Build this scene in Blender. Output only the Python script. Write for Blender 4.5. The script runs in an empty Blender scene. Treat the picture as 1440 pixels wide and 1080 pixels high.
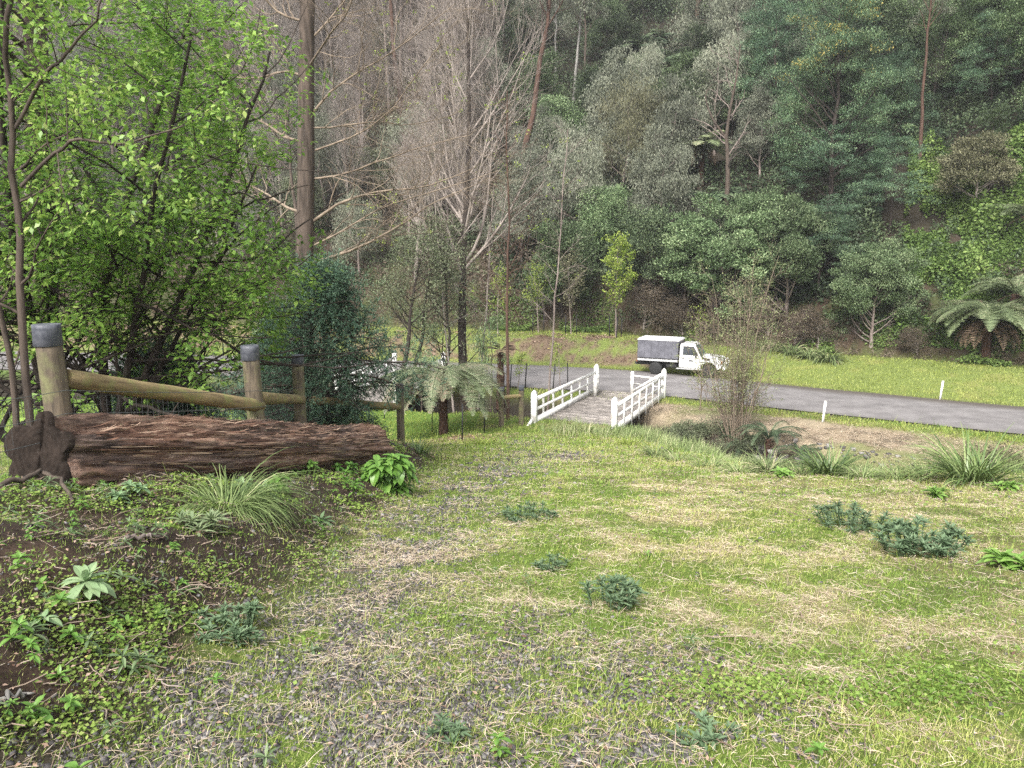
import bpy, bmesh, math, random
import numpy as np
from mathutils import Vector, Matrix
rad = math.radians
sc = bpy.context.scene
COL = sc.collection

# ------------------------------------------------------------------ camera, sky, sun, exposure
CAMZ = 6.7; PITCH = rad(10); FPX = 1080.0
cam = bpy.data.cameras.new('camera'); camo = bpy.data.objects.new('camera', cam); COL.objects.link(camo)
camo.location = (0, 0, CAMZ); camo.rotation_euler = (math.pi/2 - PITCH, 0, 0)
cam.sensor_width = 36; cam.lens = 27; cam.clip_start = 0.05; cam.clip_end = 1000
sc.camera = camo
SUN_EL, SUN_AZ = rad(46), rad(205)          # azimuth clockwise from +Y: behind the camera, a little to the left
w = bpy.data.worlds.new('World'); sc.world = w; w.use_nodes = True
nt = w.node_tree; bg = nt.nodes['Background']
sky = nt.nodes.new('ShaderNodeTexSky'); sky.sky_type = 'NISHITA'; sky.sun_disc = False
sky.sun_elevation = SUN_EL; sky.sun_rotation = SUN_AZ; sky.dust_density = 4; sky.air_density = 1.2
hs = nt.nodes.new('ShaderNodeHueSaturation'); hs.inputs['Saturation'].default_value = 0.22
nt.links.new(sky.outputs[0], hs.inputs['Color']); nt.links.new(hs.outputs[0], bg.inputs[0]); bg.inputs[1].default_value = 0.14
sl = bpy.data.lights.new('sun', 'SUN'); sl.energy = 1.95; sl.angle = rad(16); sl.color = (1, .96, .9)
so = bpy.data.objects.new('sun', sl); COL.objects.link(so)
sd = Vector((math.sin(SUN_AZ)*math.cos(SUN_EL), math.cos(SUN_AZ)*math.cos(SUN_EL), math.sin(SUN_EL)))
so.rotation_euler = (-sd).to_track_quat('-Z', 'Y').to_euler(); so.location = sd*100
sc.view_settings.view_transform = 'Standard'; sc.view_settings.look = 'None'
sc.view_settings.exposure = 1.32; sc.view_settings.gamma = 1
cy = sc.cycles
cy.max_bounces = 5; cy.diffuse_bounces = 3; cy.glossy_bounces = 2; cy.transmission_bounces = 3; cy.transparent_max_bounces = 6
cy.volume_bounces = 0
cy.caustics_reflective = False; cy.caustics_refractive = False
cy.use_adaptive_sampling = True; cy.adaptive_threshold = 0.01
cy.use_denoising = False

R = np.random.default_rng(11)
random.seed(5)
PI = math.pi

# ------------------------------------------------------------------ numeric helpers
def sst(a, b, x):
    t = np.clip((np.asarray(x, float)-a)/(b-a), 0, 1); return t*t*(3-2*t)
def _hash(i, j, s):
    h = (i.astype(np.int64)*374761393 + j.astype(np.int64)*668265263 + s*2147483647) & 0xffffffff
    h = ((h ^ (h >> 13))*1274126177) & 0xffffffff
    return ((h ^ (h >> 16)) & 0xffff)/65535.0
def vn(x, y, scale, seed=0):
    x = np.asarray(x, float)/scale; y = np.asarray(y, float)/scale
    i = np.floor(x); j = np.floor(y); fx = x-i; fy = y-j
    fx = fx*fx*(3-2*fx); fy = fy*fy*(3-2*fy)
    a = _hash(i, j, seed); b = _hash(i+1, j, seed); c = _hash(i, j+1, seed); d = _hash(i+1, j+1, seed)
    return (a*(1-fx)+b*fx)*(1-fy) + (c*(1-fx)+d*fx)*fy
def fbm(x, y, scale, seed=0, o=4):
    s = 0; a = 1; t = 0
    for k in range(o):
        s = s + a*vn(x, y, scale/2**k, seed+k*17); t += a; a *= .55
    return s/t
def nrm(v):
    return v/np.maximum(np.linalg.norm(v, axis=-1, keepdims=True), 1e-9)

_gx = np.arange(-160, 160.5, .5)
def line(pts):
    xs, ys = zip(*pts); y = np.interp(_gx, xs, ys)
    k = np.hanning(11); k /= k.sum()
    yp = np.pad(y, 5, mode='edge'); y = np.convolve(yp, k, 'valid')
    return lambda x: np.interp(x, _gx, y)
road_near = line([(-160, 60), (-60, 47), (-20, 41.5), (-.7, 37.4), (7.2, 34.9), (10.4, 32.5), (18.7, 27.3), (30, 19.5), (60, -1), (160, -70)])
road_far = line([(-160, 68), (-60, 54), (-20, 48.7), (-.8, 44.8), (7, 42.3), (14.7, 36.9), (21.8, 32.3), (32, 25.5), (60, 6), (160, -62)])
toe = line([(-160, 80), (-60, 66), (-20, 57), (-6, 53), (6.4, 50.5), (12.7, 47.6), (19, 43.4), (26, 38.9), (35, 32), (60, 15), (160, -52)])
creek = line([(-160, 58), (-60, 44), (-20, 38.3), (-5.6, 36.2), (-1, 33.8), (3.6, 31.2), (7, 27.5), (11, 22.6), (20, 16.5), (40, 3), (160, -80)])

def terrain(x, y, detail=True):
    x = np.asarray(x, float); y = np.asarray(y, float)
    rn, rf, tt, cr = road_near(x), road_far(x), toe(x), creek(x)
    s = 5.53 - .2*np.maximum(y, -30)
    s = s - .15*np.maximum(y-13, 0)*sst(3.8, 7.5, x)
    s = s + .36*sst(-1.3, -2.3, x)*sst(19, 14, y) - .7*sst(-4.4, -6.5, x)*sst(24, 14, y)
    s = s + .24*sst(-2.0, -3.1, x)*sst(9.5, 6.5, y)*sst(1.5, 4, y)
    s = s + .35*np.exp(-((x+3.5)**2/1.2+(y-15.5)**2/4.0))
    base = np.log1p(np.exp(np.clip(s*3.2, -40, 40)))/3.2
    base = np.where(s*3.2 > 39, s, base) - .1*sst(30, 24, y)
    base = base - .25*sst(-1.5, -3, x)*sst(22, 27, y)*sst(rn-1, rn-4, y)
    side = np.where(x > 3, 1.0, .9)
    dc = np.abs(y-cr)*np.where(x > 4, .80, .92)
    carve = 1.55*(1-sst(.9, 2.7, dc + .5*(fbm(x, y, 2.2, 3, 2)-.5)))
    z = base*sst(rn-.3, rn-3, y) - carve*side
    # beyond the road
    left = sst(12, 6, x)
    vz = 1.25*left + .75*(1-left)
    up = left*sst(rf+1.0, rf+3.6, y) + (1-left)*sst(rf+.3, tt, y)
    z = z + vz*up
    h = np.maximum(y-tt, 0)
    hill = 1.5*sst(0, 2.6, h) + .66*h + 5.0*(fbm(x, y, 16, 9, 3)-.5)*sst(2, 14, h)
    z = z + hill
    inroad = sst(rn-.15, rn+.15, y)*sst(rf+.15, rf-.15, y)
    if detail:
        n = (fbm(x, y, .9, 1, 4)-.5)*.13 + (fbm(x, y, .16, 5, 3)-.5)*.045*sst(22, 6, y)
        bank = sst(-1.2, -1.8, x)*sst(18, 12, y)
        n = n*(1+.9*bank) + bank*(vn(x, y, .35, 31)-.5)*.05
        rut = np.exp(-((x-track(y))/.45)**2)
        n = n*(1-.5*rut) - .03*rut*sst(26, 20, y)
        z = z + n*(1-inroad)*np.where((y > rf) & (y < tt), .5, 1)
    return z*(1-inroad) - .05*inroad
def track(y):
    return np.interp(y, [0, 3, 6, 10, 18, 27, 30], [-.6, -.85, -.95, -.75, .3, 2.2, 2.6])
def T(x, y): return float(terrain(np.array([x]), np.array([y]))[0])
def ray(px, py):
    a = (px-720)/FPX; b = -(py-540)/FPX
    d = Vector((a, math.cos(PITCH)+b*math.sin(PITCH), -math.sin(PITCH)+b*math.cos(PITCH)))
    return d
def at(px, py, Y):
    d = ray(px, py); return Vector((0, 0, CAMZ)) + d*(Y/d.y)
def onz(px, py, z=0.0):
    d = ray(px, py); return Vector((0, 0, CAMZ)) + d*((z-CAMZ)/d.z)
def ground(px, py, y0=1.5, y1=90):
    d = ray(px, py); ys = np.arange(y0, y1, .03)
    X = d.x/d.y*ys; Z = CAMZ + d.z/d.y*ys
    tz = terrain(X, ys)
    i = np.argmax(tz >= Z)
    return Vector((X[i], ys[i], tz[i]))

# ------------------------------------------------------------------ materials
def new_mat(name):
    m = bpy.data.materials.new(name); m.use_nodes = True
    return m, m.node_tree, m.node_tree.nodes['Principled BSDF']
def ramp(nt, fac, stops):
    r = nt.nodes.new('ShaderNodeValToRGB'); e = r.color_ramp.elements
    while len(e) < len(stops): e.new(.5)
    for k, (p, c) in enumerate(stops):
        e[k].position = p; e[k].color = (*c, 1)
    nt.links.new(fac, r.inputs[0]); return r.outputs[0]
def noise(nt, scale, detail=5, rough=.6, vec=None, dist=0):
    n = nt.nodes.new('ShaderNodeTexNoise'); n.inputs['Scale'].default_value = scale
    n.inputs['Detail'].default_value = detail; n.inputs['Roughness'].default_value = rough; n.inputs['Distortion'].default_value = dist
    if vec is not None: nt.links.new(vec, n.inputs['Vector'])
    return n.outputs['Fac']
def objvec(nt, scale=(1, 1, 1)):
    tc = nt.nodes.new('ShaderNodeTexCoord'); mp = nt.nodes.new('ShaderNodeMapping'); mp.inputs['Scale'].default_value = scale
    nt.links.new(tc.outputs['Object'], mp.inputs[0]); return mp.outputs[0]
def bump(nt, b, h, strength=.4, dist=.02):
    n = nt.nodes.new('ShaderNodeBump'); n.inputs['Strength'].default_value = strength; n.inputs['Distance'].default_value = dist
    nt.links.new(h, n.inputs['Height']); nt.links.new(n.outputs[0], b.inputs['Normal'])
def mixc(nt, f, a, b, mode='MIX'):
    m = nt.nodes.new('ShaderNodeMix'); m.data_type = 'RGBA'; m.blend_type = mode
    if isinstance(f, (int, float)): m.inputs[0].default_value = f
    else: nt.links.new(f, m.inputs[0])
    for k, v in ((6, a), (7, b)):
        if isinstance(v, tuple): m.inputs[k].default_value = (*v, 1)
        else: nt.links.new(v, m.inputs[k])
    return m.outputs[2]
def leaf_mat(name, stops, trans=.3, rough=.55, spec=.25, lo_=.9, hi_=1.1):
    """stops: colours across the per-leaf random value 'v'"""
    m, nt, b = new_mat(name)
    a = nt.nodes.new('ShaderNodeAttribute'); a.attribute_name = 'v'
    oi = nt.nodes.new('ShaderNodeObjectInfo')
    c = ramp(nt, a.outputs['Fac'], stops)
    h = nt.nodes.new('ShaderNodeHueSaturation')
    mr = nt.nodes.new('ShaderNodeMapRange'); mr.inputs[3].default_value = lo_; mr.inputs[4].default_value = hi_
    nt.links.new(oi.outputs['Random'], mr.inputs[0]); nt.links.new(mr.outputs[0], h.inputs['Value'])
    nt.links.new(c, h.inputs['Color'])
    nt.links.new(h.outputs[0], b.inputs['Base Color']); b.inputs['Roughness'].default_value = rough
    b.inputs['Specular IOR Level'].default_value = spec
    if trans > 0:
        t = nt.nodes.new('ShaderNodeBsdfTranslucent'); ms = nt.nodes.new('ShaderNodeMixShader'); ms.inputs[0].default_value = trans
        nt.links.new(h.outputs[0], t.inputs[0]); nt.links.new(b.outputs[0], ms.inputs[1]); nt.links.new(t.outputs[0], ms.inputs[2])
        nt.links.new(ms.outputs[0], nt.nodes['Material Output'].inputs[0])
    return m
def solid(name, c1, c2, scale=6, rough=.7, stretch=(1, 1, 1), bmp=.3, bd=.01, metal=0, spec=.3, lo=.35, hi=.65, plank=False):
    m, nt, b = new_mat(name); v = objvec(nt, stretch)
    n = noise(nt, scale, 6, .65, v)
    cc = ramp(nt, n, [(lo, c1), (hi, c2)])
    if plank:
        at_ = nt.nodes.new('ShaderNodeAttribute'); at_.attribute_name = 'v'; cc = mixc(nt, 1.0, cc, ramp(nt, at_.outputs['Fac'], [(0, (.62, .6, .58)), (1, (1.05, 1.02, 1.0))]), 'MULTIPLY')
    nt.links.new(cc, b.inputs['Base Color'])
    b.inputs['Roughness'].default_value = rough; b.inputs['Metallic'].default_value = metal; b.inputs['Specular IOR Level'].default_value = spec
    if bmp: bump(nt, b, n, bmp, bd)
    return m
def scale_cols(cs, k): return [(p, tuple(min(1, v*k) for v in c)) for p, c in cs]

M = {}
M['bark_brown'] = solid('brown_bark', (.036, .028, .022), (.115, .088, .070), 9, .9, (1, 1, .15), .6, .03)
M['bark_dark'] = solid('dark_bark', (.018, .014, .012), (.06, .047, .038), 9, .9, (1, 1, .2), .6, .02)
M['bark_red'] = solid('red_bark', (.045, .028, .021), (.125, .072, .052), 9, .9, (1, 1, .15), .5, .02)
M['bark_pale'] = solid('pale_bark', (.15, .14, .125), (.36, .345, .32), 3, .8, (1, 1, .2), .3, .02)
M['bark_grey'] = solid('grey_bark', (.13, .10, .09), (.30, .25, .22), 6, .9, (1, 1, .2), .3, .01)
M['bark_mauve'] = solid('mauve_twigs', (.15, .125, .11), (.36, .31, .275), 4, .9, (1, 1, .3), 0)
M['bark_tan'] = solid('tan_twigs', (.12, .09, .065), (.30, .24, .18), 4, .9, (1, 1, .3), 0)
M['fern_trunk'] = solid('fibrous_trunk', (.02, .012, .009), (.10, .055, .036), 22, 1, (1, 1, .3), .9, .04)
M['leaf_bright'] = leaf_mat('bright_green_leaves', [(0, (.08, .17, .035)), (.5, (.20, .36, .07)), (.85, (.33, .49, .10)), (1, (.48, .57, .19))], .45, .4, .45)
M['leaf_lime'] = leaf_mat('lime_leaves', [(0, (.12, .20, .03)), (.5, (.27, .37, .06)), (1, (.46, .52, .14))], .4)
M['leaf_conifer'] = leaf_mat('conifer_needles', [(0, (.03, .07, .045)), (.5, (.085, .155, .10)), (1, (.19, .27, .16))], .2)
M['leaf_wattle'] = leaf_mat('wattle_leaves', [(0, (.045, .085, .052)), (.45, (.115, .19, .118)), (.8, (.205, .30, .18)), (1, (.29, .37, .20))], .2, lo_=.62, hi_=1.3)
M['leaf_wattle_light'] = leaf_mat('light_wattle_leaves', [(0, (.06, .11, .06)), (.45, (.145, .235, .13)), (.8, (.25, .35, .19)), (1, (.36, .43, .21))], .2)
M['leaf_dark'] = leaf_mat('dark_leaves', [(0, (.03, .05, .026)), (.5, (.08, .115, .06)), (1, (.19, .235, .12))], .2, lo_=.62, hi_=1.3)
M['leaf_green'] = leaf_mat('shrub_leaves', [(0, (.05, .085, .035)), (.45, (.13, .195, .09)), (.8, (.24, .32, .16)), (1, (.34, .41, .22))], .2, lo_=.62, hi_=1.3)
M['leaf_grey'] = leaf_mat('grey_green_leaves', [(0, (.07, .08, .055)), (.5, (.15, .165, .12)), (1, (.29, .30, .22))], .2, lo_=.62, hi_=1.3)
M['leaf_olive'] = leaf_mat('olive_leaves', scale_cols([(0, (.05, .062, .035)), (.5, (.11, .13, .075)), (1, (.20, .22, .13))], 1.35), .2)
M['leaf_shoot'] = leaf_mat('grey_green_shoots', [(0, (.13, .16, .06)), (.5, (.24, .28, .13)), (1, (.40, .42, .22))], .3)
M['leaf_khaki'] = leaf_mat('khaki_leaves', scale_cols([(0, (.09, .09, .05)), (.5, (.18, .18, .10)), (1, (.32, .31, .19))], 0.8), .2)
M['leaf_brown'] = leaf_mat('brown_scrub', [(0, (.05, .038, .028)), (.5, (.12, .095, .068)), (1, (.22, .18, .13))], .15)
M['leaf_ivy'] = leaf_mat('creeper_leaves', [(0, (.06, .105, .025)), (.5, (.14, .22, .055)), (1, (.27, .35, .11))], .3)
M['blossom'] = leaf_mat('yellow_blossom', [(0, (.42, .34, .08)), (1, (.72, .58, .18))], .3)
M['fern_green'] = leaf_mat('fern_fronds', [(0, (.08, .11, .05)), (.45, (.19, .24, .12)), (.8, (.34, .38, .22)), (1, (.34, .27, .20))], .3)
M['fern_grey'] = leaf_mat('faded_fern_fronds', [(0, (.09, .12, .06)), (.4, (.21, .26, .14)), (.7, (.34, .38, .24)), (1, (.38, .29, .22))], .3)
M['fern_dark'] = leaf_mat('dark_fern_fronds', [(0, (.04, .07, .04)), (.5, (.09, .13, .07)), (1, (.17, .21, .12))], .25)
M['fern_dead'] = leaf_mat('dead_fern_fronds', [(0, (.07, .05, .035)), (.5, (.16, .11, .075)), (1, (.26, .19, .12))], .2)
M['tussock'] = leaf_mat('tussock_blades', [(0, (.07, .10, .045)), (.5, (.15, .20, .08)), (.85, (.27, .31, .14)), (1, (.42, .38, .24))], .25)
M['long_grass'] = leaf_mat('long_grass_blades', [(0, (.10, .15, .05)), (.45, (.24, .31, .12)), (.75, (.40, .42, .22)), (1, (.58, .52, .36))], .25)
M['flax'] = leaf_mat('strap_leaves', [(0, (.06, .11, .035)), (.5, (.13, .20, .06)), (1, (.26, .32, .12))], .2, .4, .5)
M['plant'] = leaf_mat('broad_leaves', [(0, (.07, .17, .03)), (.5, (.14, .28, .05)), (1, (.24, .38, .09))], .3, .4, .5)
M['plant_soft'] = leaf_mat('soft_leaves', [(0, (.12, .20, .10)), (.5, (.20, .30, .15)), (1, (.30, .40, .21))], .3)
M['plant_dark'] = leaf_mat('bluish_leaves', [(0, (.06, .11, .055)), (.5, (.13, .195, .105)), (1, (.24, .30, .18))], .25)
M['grass'] = leaf_mat('grass_blades', [(0, (.075, .16, .022)), (.4, (.19, .29, .05)), (.75, (.33, .38, .09)), (1, (.50, .46, .20))], .3)
M['lawn'] = leaf_mat('lawn_blades', [(0, (.15, .20, .035)), (.5, (.28, .34, .07)), (1, (.42, .44, .14))], .3)
M['straw'] = leaf_mat('straw', [(0, (.22, .15, .10)), (.4, (.50, .39, .28)), (1, (.80, .69, .56))], .15)
M['clover'] = leaf_mat('clover_leaves', [(0, (.09, .17, .03)), (.5, (.18, .28, .05)), (1, (.34, .42, .12))], .3)
M['litter'] = leaf_mat('dead_leaves', [(0, (.12, .07, .05)), (.5, (.27, .18, .13)), (.9, (.42, .31, .24)), (1, (.5, .4, .15))], .1)
M['gravel'] = leaf_mat('gravel_stone', [(0, (.05, .045, .045)), (.6, (.13, .12, .12)), (1, (.28, .265, .26))], 0, .8)
M['stone'] = leaf_mat('bank_stone', [(0, (.07, .065, .06)), (.6, (.17, .16, .155)), (1, (.30, .28, .26))], 0, .85)
M['splinter'] = leaf_mat('splinters', [(0, (.05, .025, .018)), (.5, (.20, .11, .075)), (1, (.46, .33, .24))], 0, .9)
M['twig'] = leaf_mat('dry_twigs', [(0, (.09, .06, .045)), (.6, (.22, .17, .13)), (1, (.40, .33, .27))], 0, .9)
M['white_paint'] = solid('weathered_white_paint', (.36, .33, .28), (.82, .81, .78), 4, .6, (1, 1, 1), .2, .004, lo=.28, hi=.50)
M['white_paint2'] = M['white_paint']
M['deck'] = solid('weathered_deck', (.19, .175, .165), (.42, .39, .365), 3, .9, (1, 1, 1), .3, .01, plank=True)
M['bearer'] = solid('dark_bearer', (.03, .027, .022), (.08, .07, .055), 6, .9)
M['cap'] = solid('bitumen_cap', (.055, .06, .075), (.13, .135, .155), 14, .5, (1, 1, 1), .4, .004)
M['picket'] = solid('black_steel', (.012, .012, .013), (.03, .03, .03), 10, .6, bmp=0)
M['wire'] = solid('galvanised_wire', (.10, .11, .11), (.2, .21, .21), 10, .5, bmp=0, metal=.5)
# treated pine with lichen
def pine(name, c1, c2, c3):
    m, nt, b = new_mat(name); v = objvec(nt, (6, 6, .8))
    n = noise(nt, 3, 8, .65, v, .4); n2 = noise(nt, 5, 5, .6, objvec(nt), 0)
    c = ramp(nt, n, [(.3, c1), (.6, c2)]); f = nt.nodes.new('ShaderNodeValToRGB'); f.color_ramp.elements[0].position = .48; f.color_ramp.elements[1].position = .66
    nt.links.new(n2, f.inputs[0]); nt.links.new(mixc(nt, f.outputs[0], c, c3), b.inputs['Base Color'])
    b.inputs['Roughness'].default_value = .85; bump(nt, b, n, .6, .012); return m
M['pine'] = pine('treated_pine', (.04, .031, .022), (.16, .125, .085), (.155, .155, .07))
M['pine_rail'] = pine('mossy_pine_rail', (.09, .06, .03), (.30, .225, .11), (.22, .23, .075))
# log
def log_mat():
    m, nt, b = new_mat('rotting_wood'); v = objvec(nt, (6, .7, 6))
    n = noise(nt, 2.2, 12, .78, v, 1.2); n2 = noise(nt, 2.4, 5, .65, objvec(nt, (1, .35, 1.2)))
    c = ramp(nt, n, [(.32, (.022, .012, .009)), (.42, (.15, .072, .048)), (.52, (.36, .21, .14)), (.64, (.62, .45, .33))])
    r = nt.nodes.new('ShaderNodeValToRGB'); r.color_ramp.elements[0].position = .42; r.color_ramp.elements[1].position = .62
    nt.links.new(n2, r.inputs[0])
    d = ramp(nt, n, [(.34, (.014, .009, .008)), (.50, (.11, .07, .055)), (.64, (.30, .21, .17))])
    nt.links.new(mixc(nt, r.outputs[0], d, c), b.inputs['Base Color']); b.inputs['Roughness'].default_value = .9
    bump(nt, b, n, 1.0, .06); return m
M['log'] = log_mat()
def cutface_mat():
    m, nt, b = new_mat('charred_end_grain')
    n = noise(nt, 9, 8, .7, objvec(nt))
    w = nt.nodes.new('ShaderNodeTexWave'); w.wave_type = 'RINGS'; w.rings_direction = 'Y'; w.inputs['Scale'].default_value = 7; w.inputs['Distortion'].default_value = 5; w.inputs['Detail'].default_value = 4
    nt.links.new(objvec(nt), w.inputs[0])
    c = ramp(nt, n, [(.3, (.008, .0065, .0055)), (.7, (.040, .030, .025))])
    c2 = mixc(nt, .12, c, ramp(nt, w.outputs['Fac'], [(0, (.012, .010, .009)), (1, (.06, .05, .042))]))
    nt.links.new(c2, b.inputs['Base Color']); b.inputs['Roughness'].default_value = 1; b.inputs['Specular IOR Level'].default_value = .06; bump(nt, b, n, .6, .012); return m
M['cut'] = cutface_mat()
# ground: zone colours are a vertex attribute, fine grain from noise
def ground_mat():
    m, nt, b = new_mat('ground_cover')
    a = nt.nodes.new('ShaderNodeAttribute'); a.attribute_name = 'tint'
    geo = nt.nodes.new('ShaderNodeNewGeometry')
    n1 = noise(nt, 16, 8, .75, geo.outputs['Position']); n2 = noise(nt, 90, 4, .7, geo.outputs['Position'])
    k = ramp(nt, n1, [(.3, (.45, .45, .45)), (.5, (.95, .95, .95)), (.7, (1.0, 1.0, 1.0))])
    k2 = ramp(nt, n2, [(.35, (.55, .55, .55)), (.65, (1, 1, 1))])
    c = mixc(nt, 1.0, a.outputs['Color'], k, 'MULTIPLY'); c = mixc(nt, 1.0, c, k2, 'MULTIPLY')
    g = nt.nodes.new('ShaderNodeMix'); g.data_type = 'RGBA'
    nt.links.new(c, b.inputs['Base Color']); b.inputs['Roughness'].default_value = .95; b.inputs['Specular IOR Level'].default_value = .15
    nt.nodes.remove(g)
    bump(nt, b, n2, .5, .02); return m
M['ground'] = ground_mat()
def road_mat():
    m, nt, b = new_mat('worn_asphalt')
    geo = nt.nodes.new('ShaderNodeNewGeometry'); p = geo.outputs['Position']
    a = nt.nodes.new('ShaderNodeAttribute'); a.attribute_name = 'v'
    n = noise(nt, 1.1, 6, .6, p); n2 = noise(nt, 60, 3, .6, p)
    mp = nt.nodes.new('ShaderNodeMapping'); mp.inputs['Rotation'].default_value = (0, 0, rad(33)); mp.inputs['Scale'].default_value = (.12, 1.6, 1)
    nt.links.new(p, mp.inputs[0]); n3 = noise(nt, .8, 5, .6, mp.outputs[0])
    c = ramp(nt, n3, [(.3, (.125, .113, .112)), (.7, (.215, .197, .195))])
    c = mixc(nt, .35, c, ramp(nt, n, [(.38, (.085, .078, .078)), (.62, (.29, .275, .27))]))
    c = mixc(nt, .2, c, ramp(nt, n2, [(.3, (.07, .07, .07)), (.7, (.32, .31, .31))]))
    c = mixc(nt, a.outputs['Fac'], c, (.085, .072, .062))
    nt.links.new(c, b.inputs['Base Color']); b.inputs['Roughness'].default_value = .75; bump(nt, b, n2, .3, .006); return m
M['road'] = road_mat()

# ------------------------------------------------------------------ mesh builder
class MB:
    def __init__(s): s.V = []; s.F = []; s.A = []; s.n = 0
    def add(s, V, F, a=.5):
        V = np.asarray(V, float).reshape(-1, 3)
        for f in (F if isinstance(F, list) and len(F) and isinstance(F[0], np.ndarray) else [np.asarray(F)]):
            s.F.append(np.asarray(f, np.int64)+s.n)
        s.V.append(V); s.A.append(np.broadcast_to(np.asarray(a, float), (len(V),)) if np.ndim(a) == 0 else np.asarray(a, float)); s.n += len(V)
        return s
    def box(s, c, size, rz=0, ax=None, a=.5):
        """box; ax = 3x3 rows of local axes"""
        h = np.array(size)/2
        v = np.array([[x, y, z] for x in (-1, 1) for y in (-1, 1) for z in (-1, 1)])*h
        if ax is None:
            cc, ss = math.cos(rz), math.sin(rz); ax = np.array([[cc, ss, 0], [-ss, cc, 0], [0, 0, 1]])
        v = v@np.asarray(ax) + np.asarray(c)
        return s.add(v, np.array([[0, 1, 3, 2], [4, 6, 7, 5], [0, 4, 5, 1], [2, 3, 7, 6], [0, 2, 6, 4], [1, 5, 7, 3]]), a)
    def beam(s, p, q, wd, ht, a=.5):
        p = np.asarray(p, float); q = np.asarray(q, float); d = q-p; L = np.linalg.norm(d); d /= L
        sd = np.cross([0, 0, 1], d); sd /= max(np.linalg.norm(sd), 1e-6); up = np.cross(d, sd)
        return s.box((p+q)/2, (L, wd, ht), ax=np.array([d, sd, up]), a=a)
    def tubes(s, P, Rr, S=6, a=.5, cap=False):
        P = np.asarray(P, float); Rr = np.asarray(Rr, float); n, K, _ = P.shape
        tg = nrm(np.gradient(P, axis=1)); ov = nrm(P[:, -1]-P[:, 0])
        ref = np.where(np.abs(ov[:, 2:3]) < .8, np.array([[0, 0, 1.]]), np.array([[1., .3, 0]]))[:, None, :]
        N = nrm(np.cross(tg, np.broadcast_to(ref, tg.shape))); B = np.cross(tg, N)
        th = np.arange(S)*2*PI/S
        V = P[:, :, None, :] + Rr[:, :, None, None]*(np.cos(th)[None, None, :, None]*N[:, :, None, :] + np.sin(th)[None, None, :, None]*B[:, :, None, :])
        k = np.arange(K-1)[:, None]; t = np.arange(S)[None, :]; t2 = (t+1) % S
        f = np.stack([k*S+t, k*S+t2, (k+1)*S+t2, (k+1)*S+t], -1).reshape(-1, 4)
        F = (f[None] + (np.arange(n)*K*S)[:, None, None]).reshape(-1, 4)
        av = a if np.ndim(a) == 0 else np.repeat(a, K*S)
        fs = [F]
        if cap:
            c0 = (np.arange(n)*K*S)[:, None] + np.arange(S)[None, ::-1]; c1 = (np.arange(n)*K*S)[:, None] + (K-1)*S + np.arange(S)[None]
            fs += [c0, c1]
        return s.add(V.reshape(-1, 3), fs, av)
    def quads(s, Q, a):
        n = len(Q); F = np.arange(4*n).reshape(n, 4)
        return s.add(Q.reshape(-1, 3), F, np.repeat(a, 4) if np.ndim(a) else a)
    def leaves(s, pos, d, nn, L, W, a, fold=.15):
        d = nrm(d); sd = nrm(np.cross(d, nn)); up = np.cross(sd, d)
        L = np.broadcast_to(L, (len(pos),))[:, None]; W = np.broadcast_to(W, (len(pos),))[:, None]
        Q = np.stack([pos, pos+d*L*.45+sd*W*.5+up*L*fold, pos+d*L, pos+d*L*.45-sd*W*.5+up*L*fold], 1)
        return s.quads(Q, a)
    def strips(s, P, W, sd, a):
        """ribbon leaves: P (n,K,3) centre line, W (n,K) widths, sd (n,3) side vector"""
        n, K, _ = P.shape
        V = np.stack([P - sd[:, None]*W[:, :, None]/2, P + sd[:, None]*W[:, :, None]/2], 2).reshape(n, 2*K, 3)
        k = np.arange(K-1); f = np.stack([2*k, 2*k+1, 2*k+3, 2*k+2], -1)
        F = (f[None]+(np.arange(n)*2*K)[:, None, None]).reshape(-1, 4)
        return s.add(V.reshape(-1, 3), F, np.repeat(a, 2*K) if np.ndim(a) else a)
    def build(s, name, mat, parent=None, smooth=False, origin=None, tint=None):
        V = np.concatenate(s.V); A = np.concatenate(s.A)
        if origin is not None: V = V-np.asarray(origin)
        me = bpy.data.meshes.new(name); me.vertices.add(len(V)); me.vertices.foreach_set('co', V.astype(np.float32).ravel())
        loops = np.concatenate([f.ravel() for f in s.F]).astype(np.int32)
        tot = np.concatenate([np.full(len(f), f.shape[1]) for f in s.F]); st = np.concatenate([[0], np.cumsum(tot)[:-1]]).astype(np.int32)
        me.loops.add(len(loops)); me.loops.foreach_set('vertex_index', loops)
        me.polygons.add(len(tot)); me.polygons.foreach_set('loop_start', st)
        if smooth: me.polygons.foreach_set('use_smooth', np.ones(len(tot), bool))
        at_ = me.attributes.new('v', 'FLOAT', 'POINT'); at_.data.foreach_set('value', A.astype(np.float32))
        if tint is not None:
            ta = me.color_attributes.new('tint', 'FLOAT_COLOR', 'POINT'); c = np.ones((len(V), 4), np.float32); c[:, :3] = tint; ta.data.foreach_set('color', c.ravel())
        me.update(calc_edges=True); me.materials.append(mat if not isinstance(mat, str) else M[mat])
        o = bpy.data.objects.new(name, me); COL.objects.link(o)
        if origin is not None and parent is None: o.location = origin
        if parent is not None: o.parent = parent
        return o
def tag(o, label=None, cat=None, group=None, kind=None):
    if label: o['label'] = label
    if cat: o['category'] = cat
    if group: o['group'] = group
    if kind: o['kind'] = kind
    return o
def thing(name, label, cat, loc=(0, 0, 0), rz=0, group=None):
    o = bpy.data.objects.new(name, None); COL.objects.link(o); o.location = loc; o.rotation_euler = (0, 0, rz)
    o.empty_display_size = .2
    return tag(o, label, cat, group)
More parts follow.
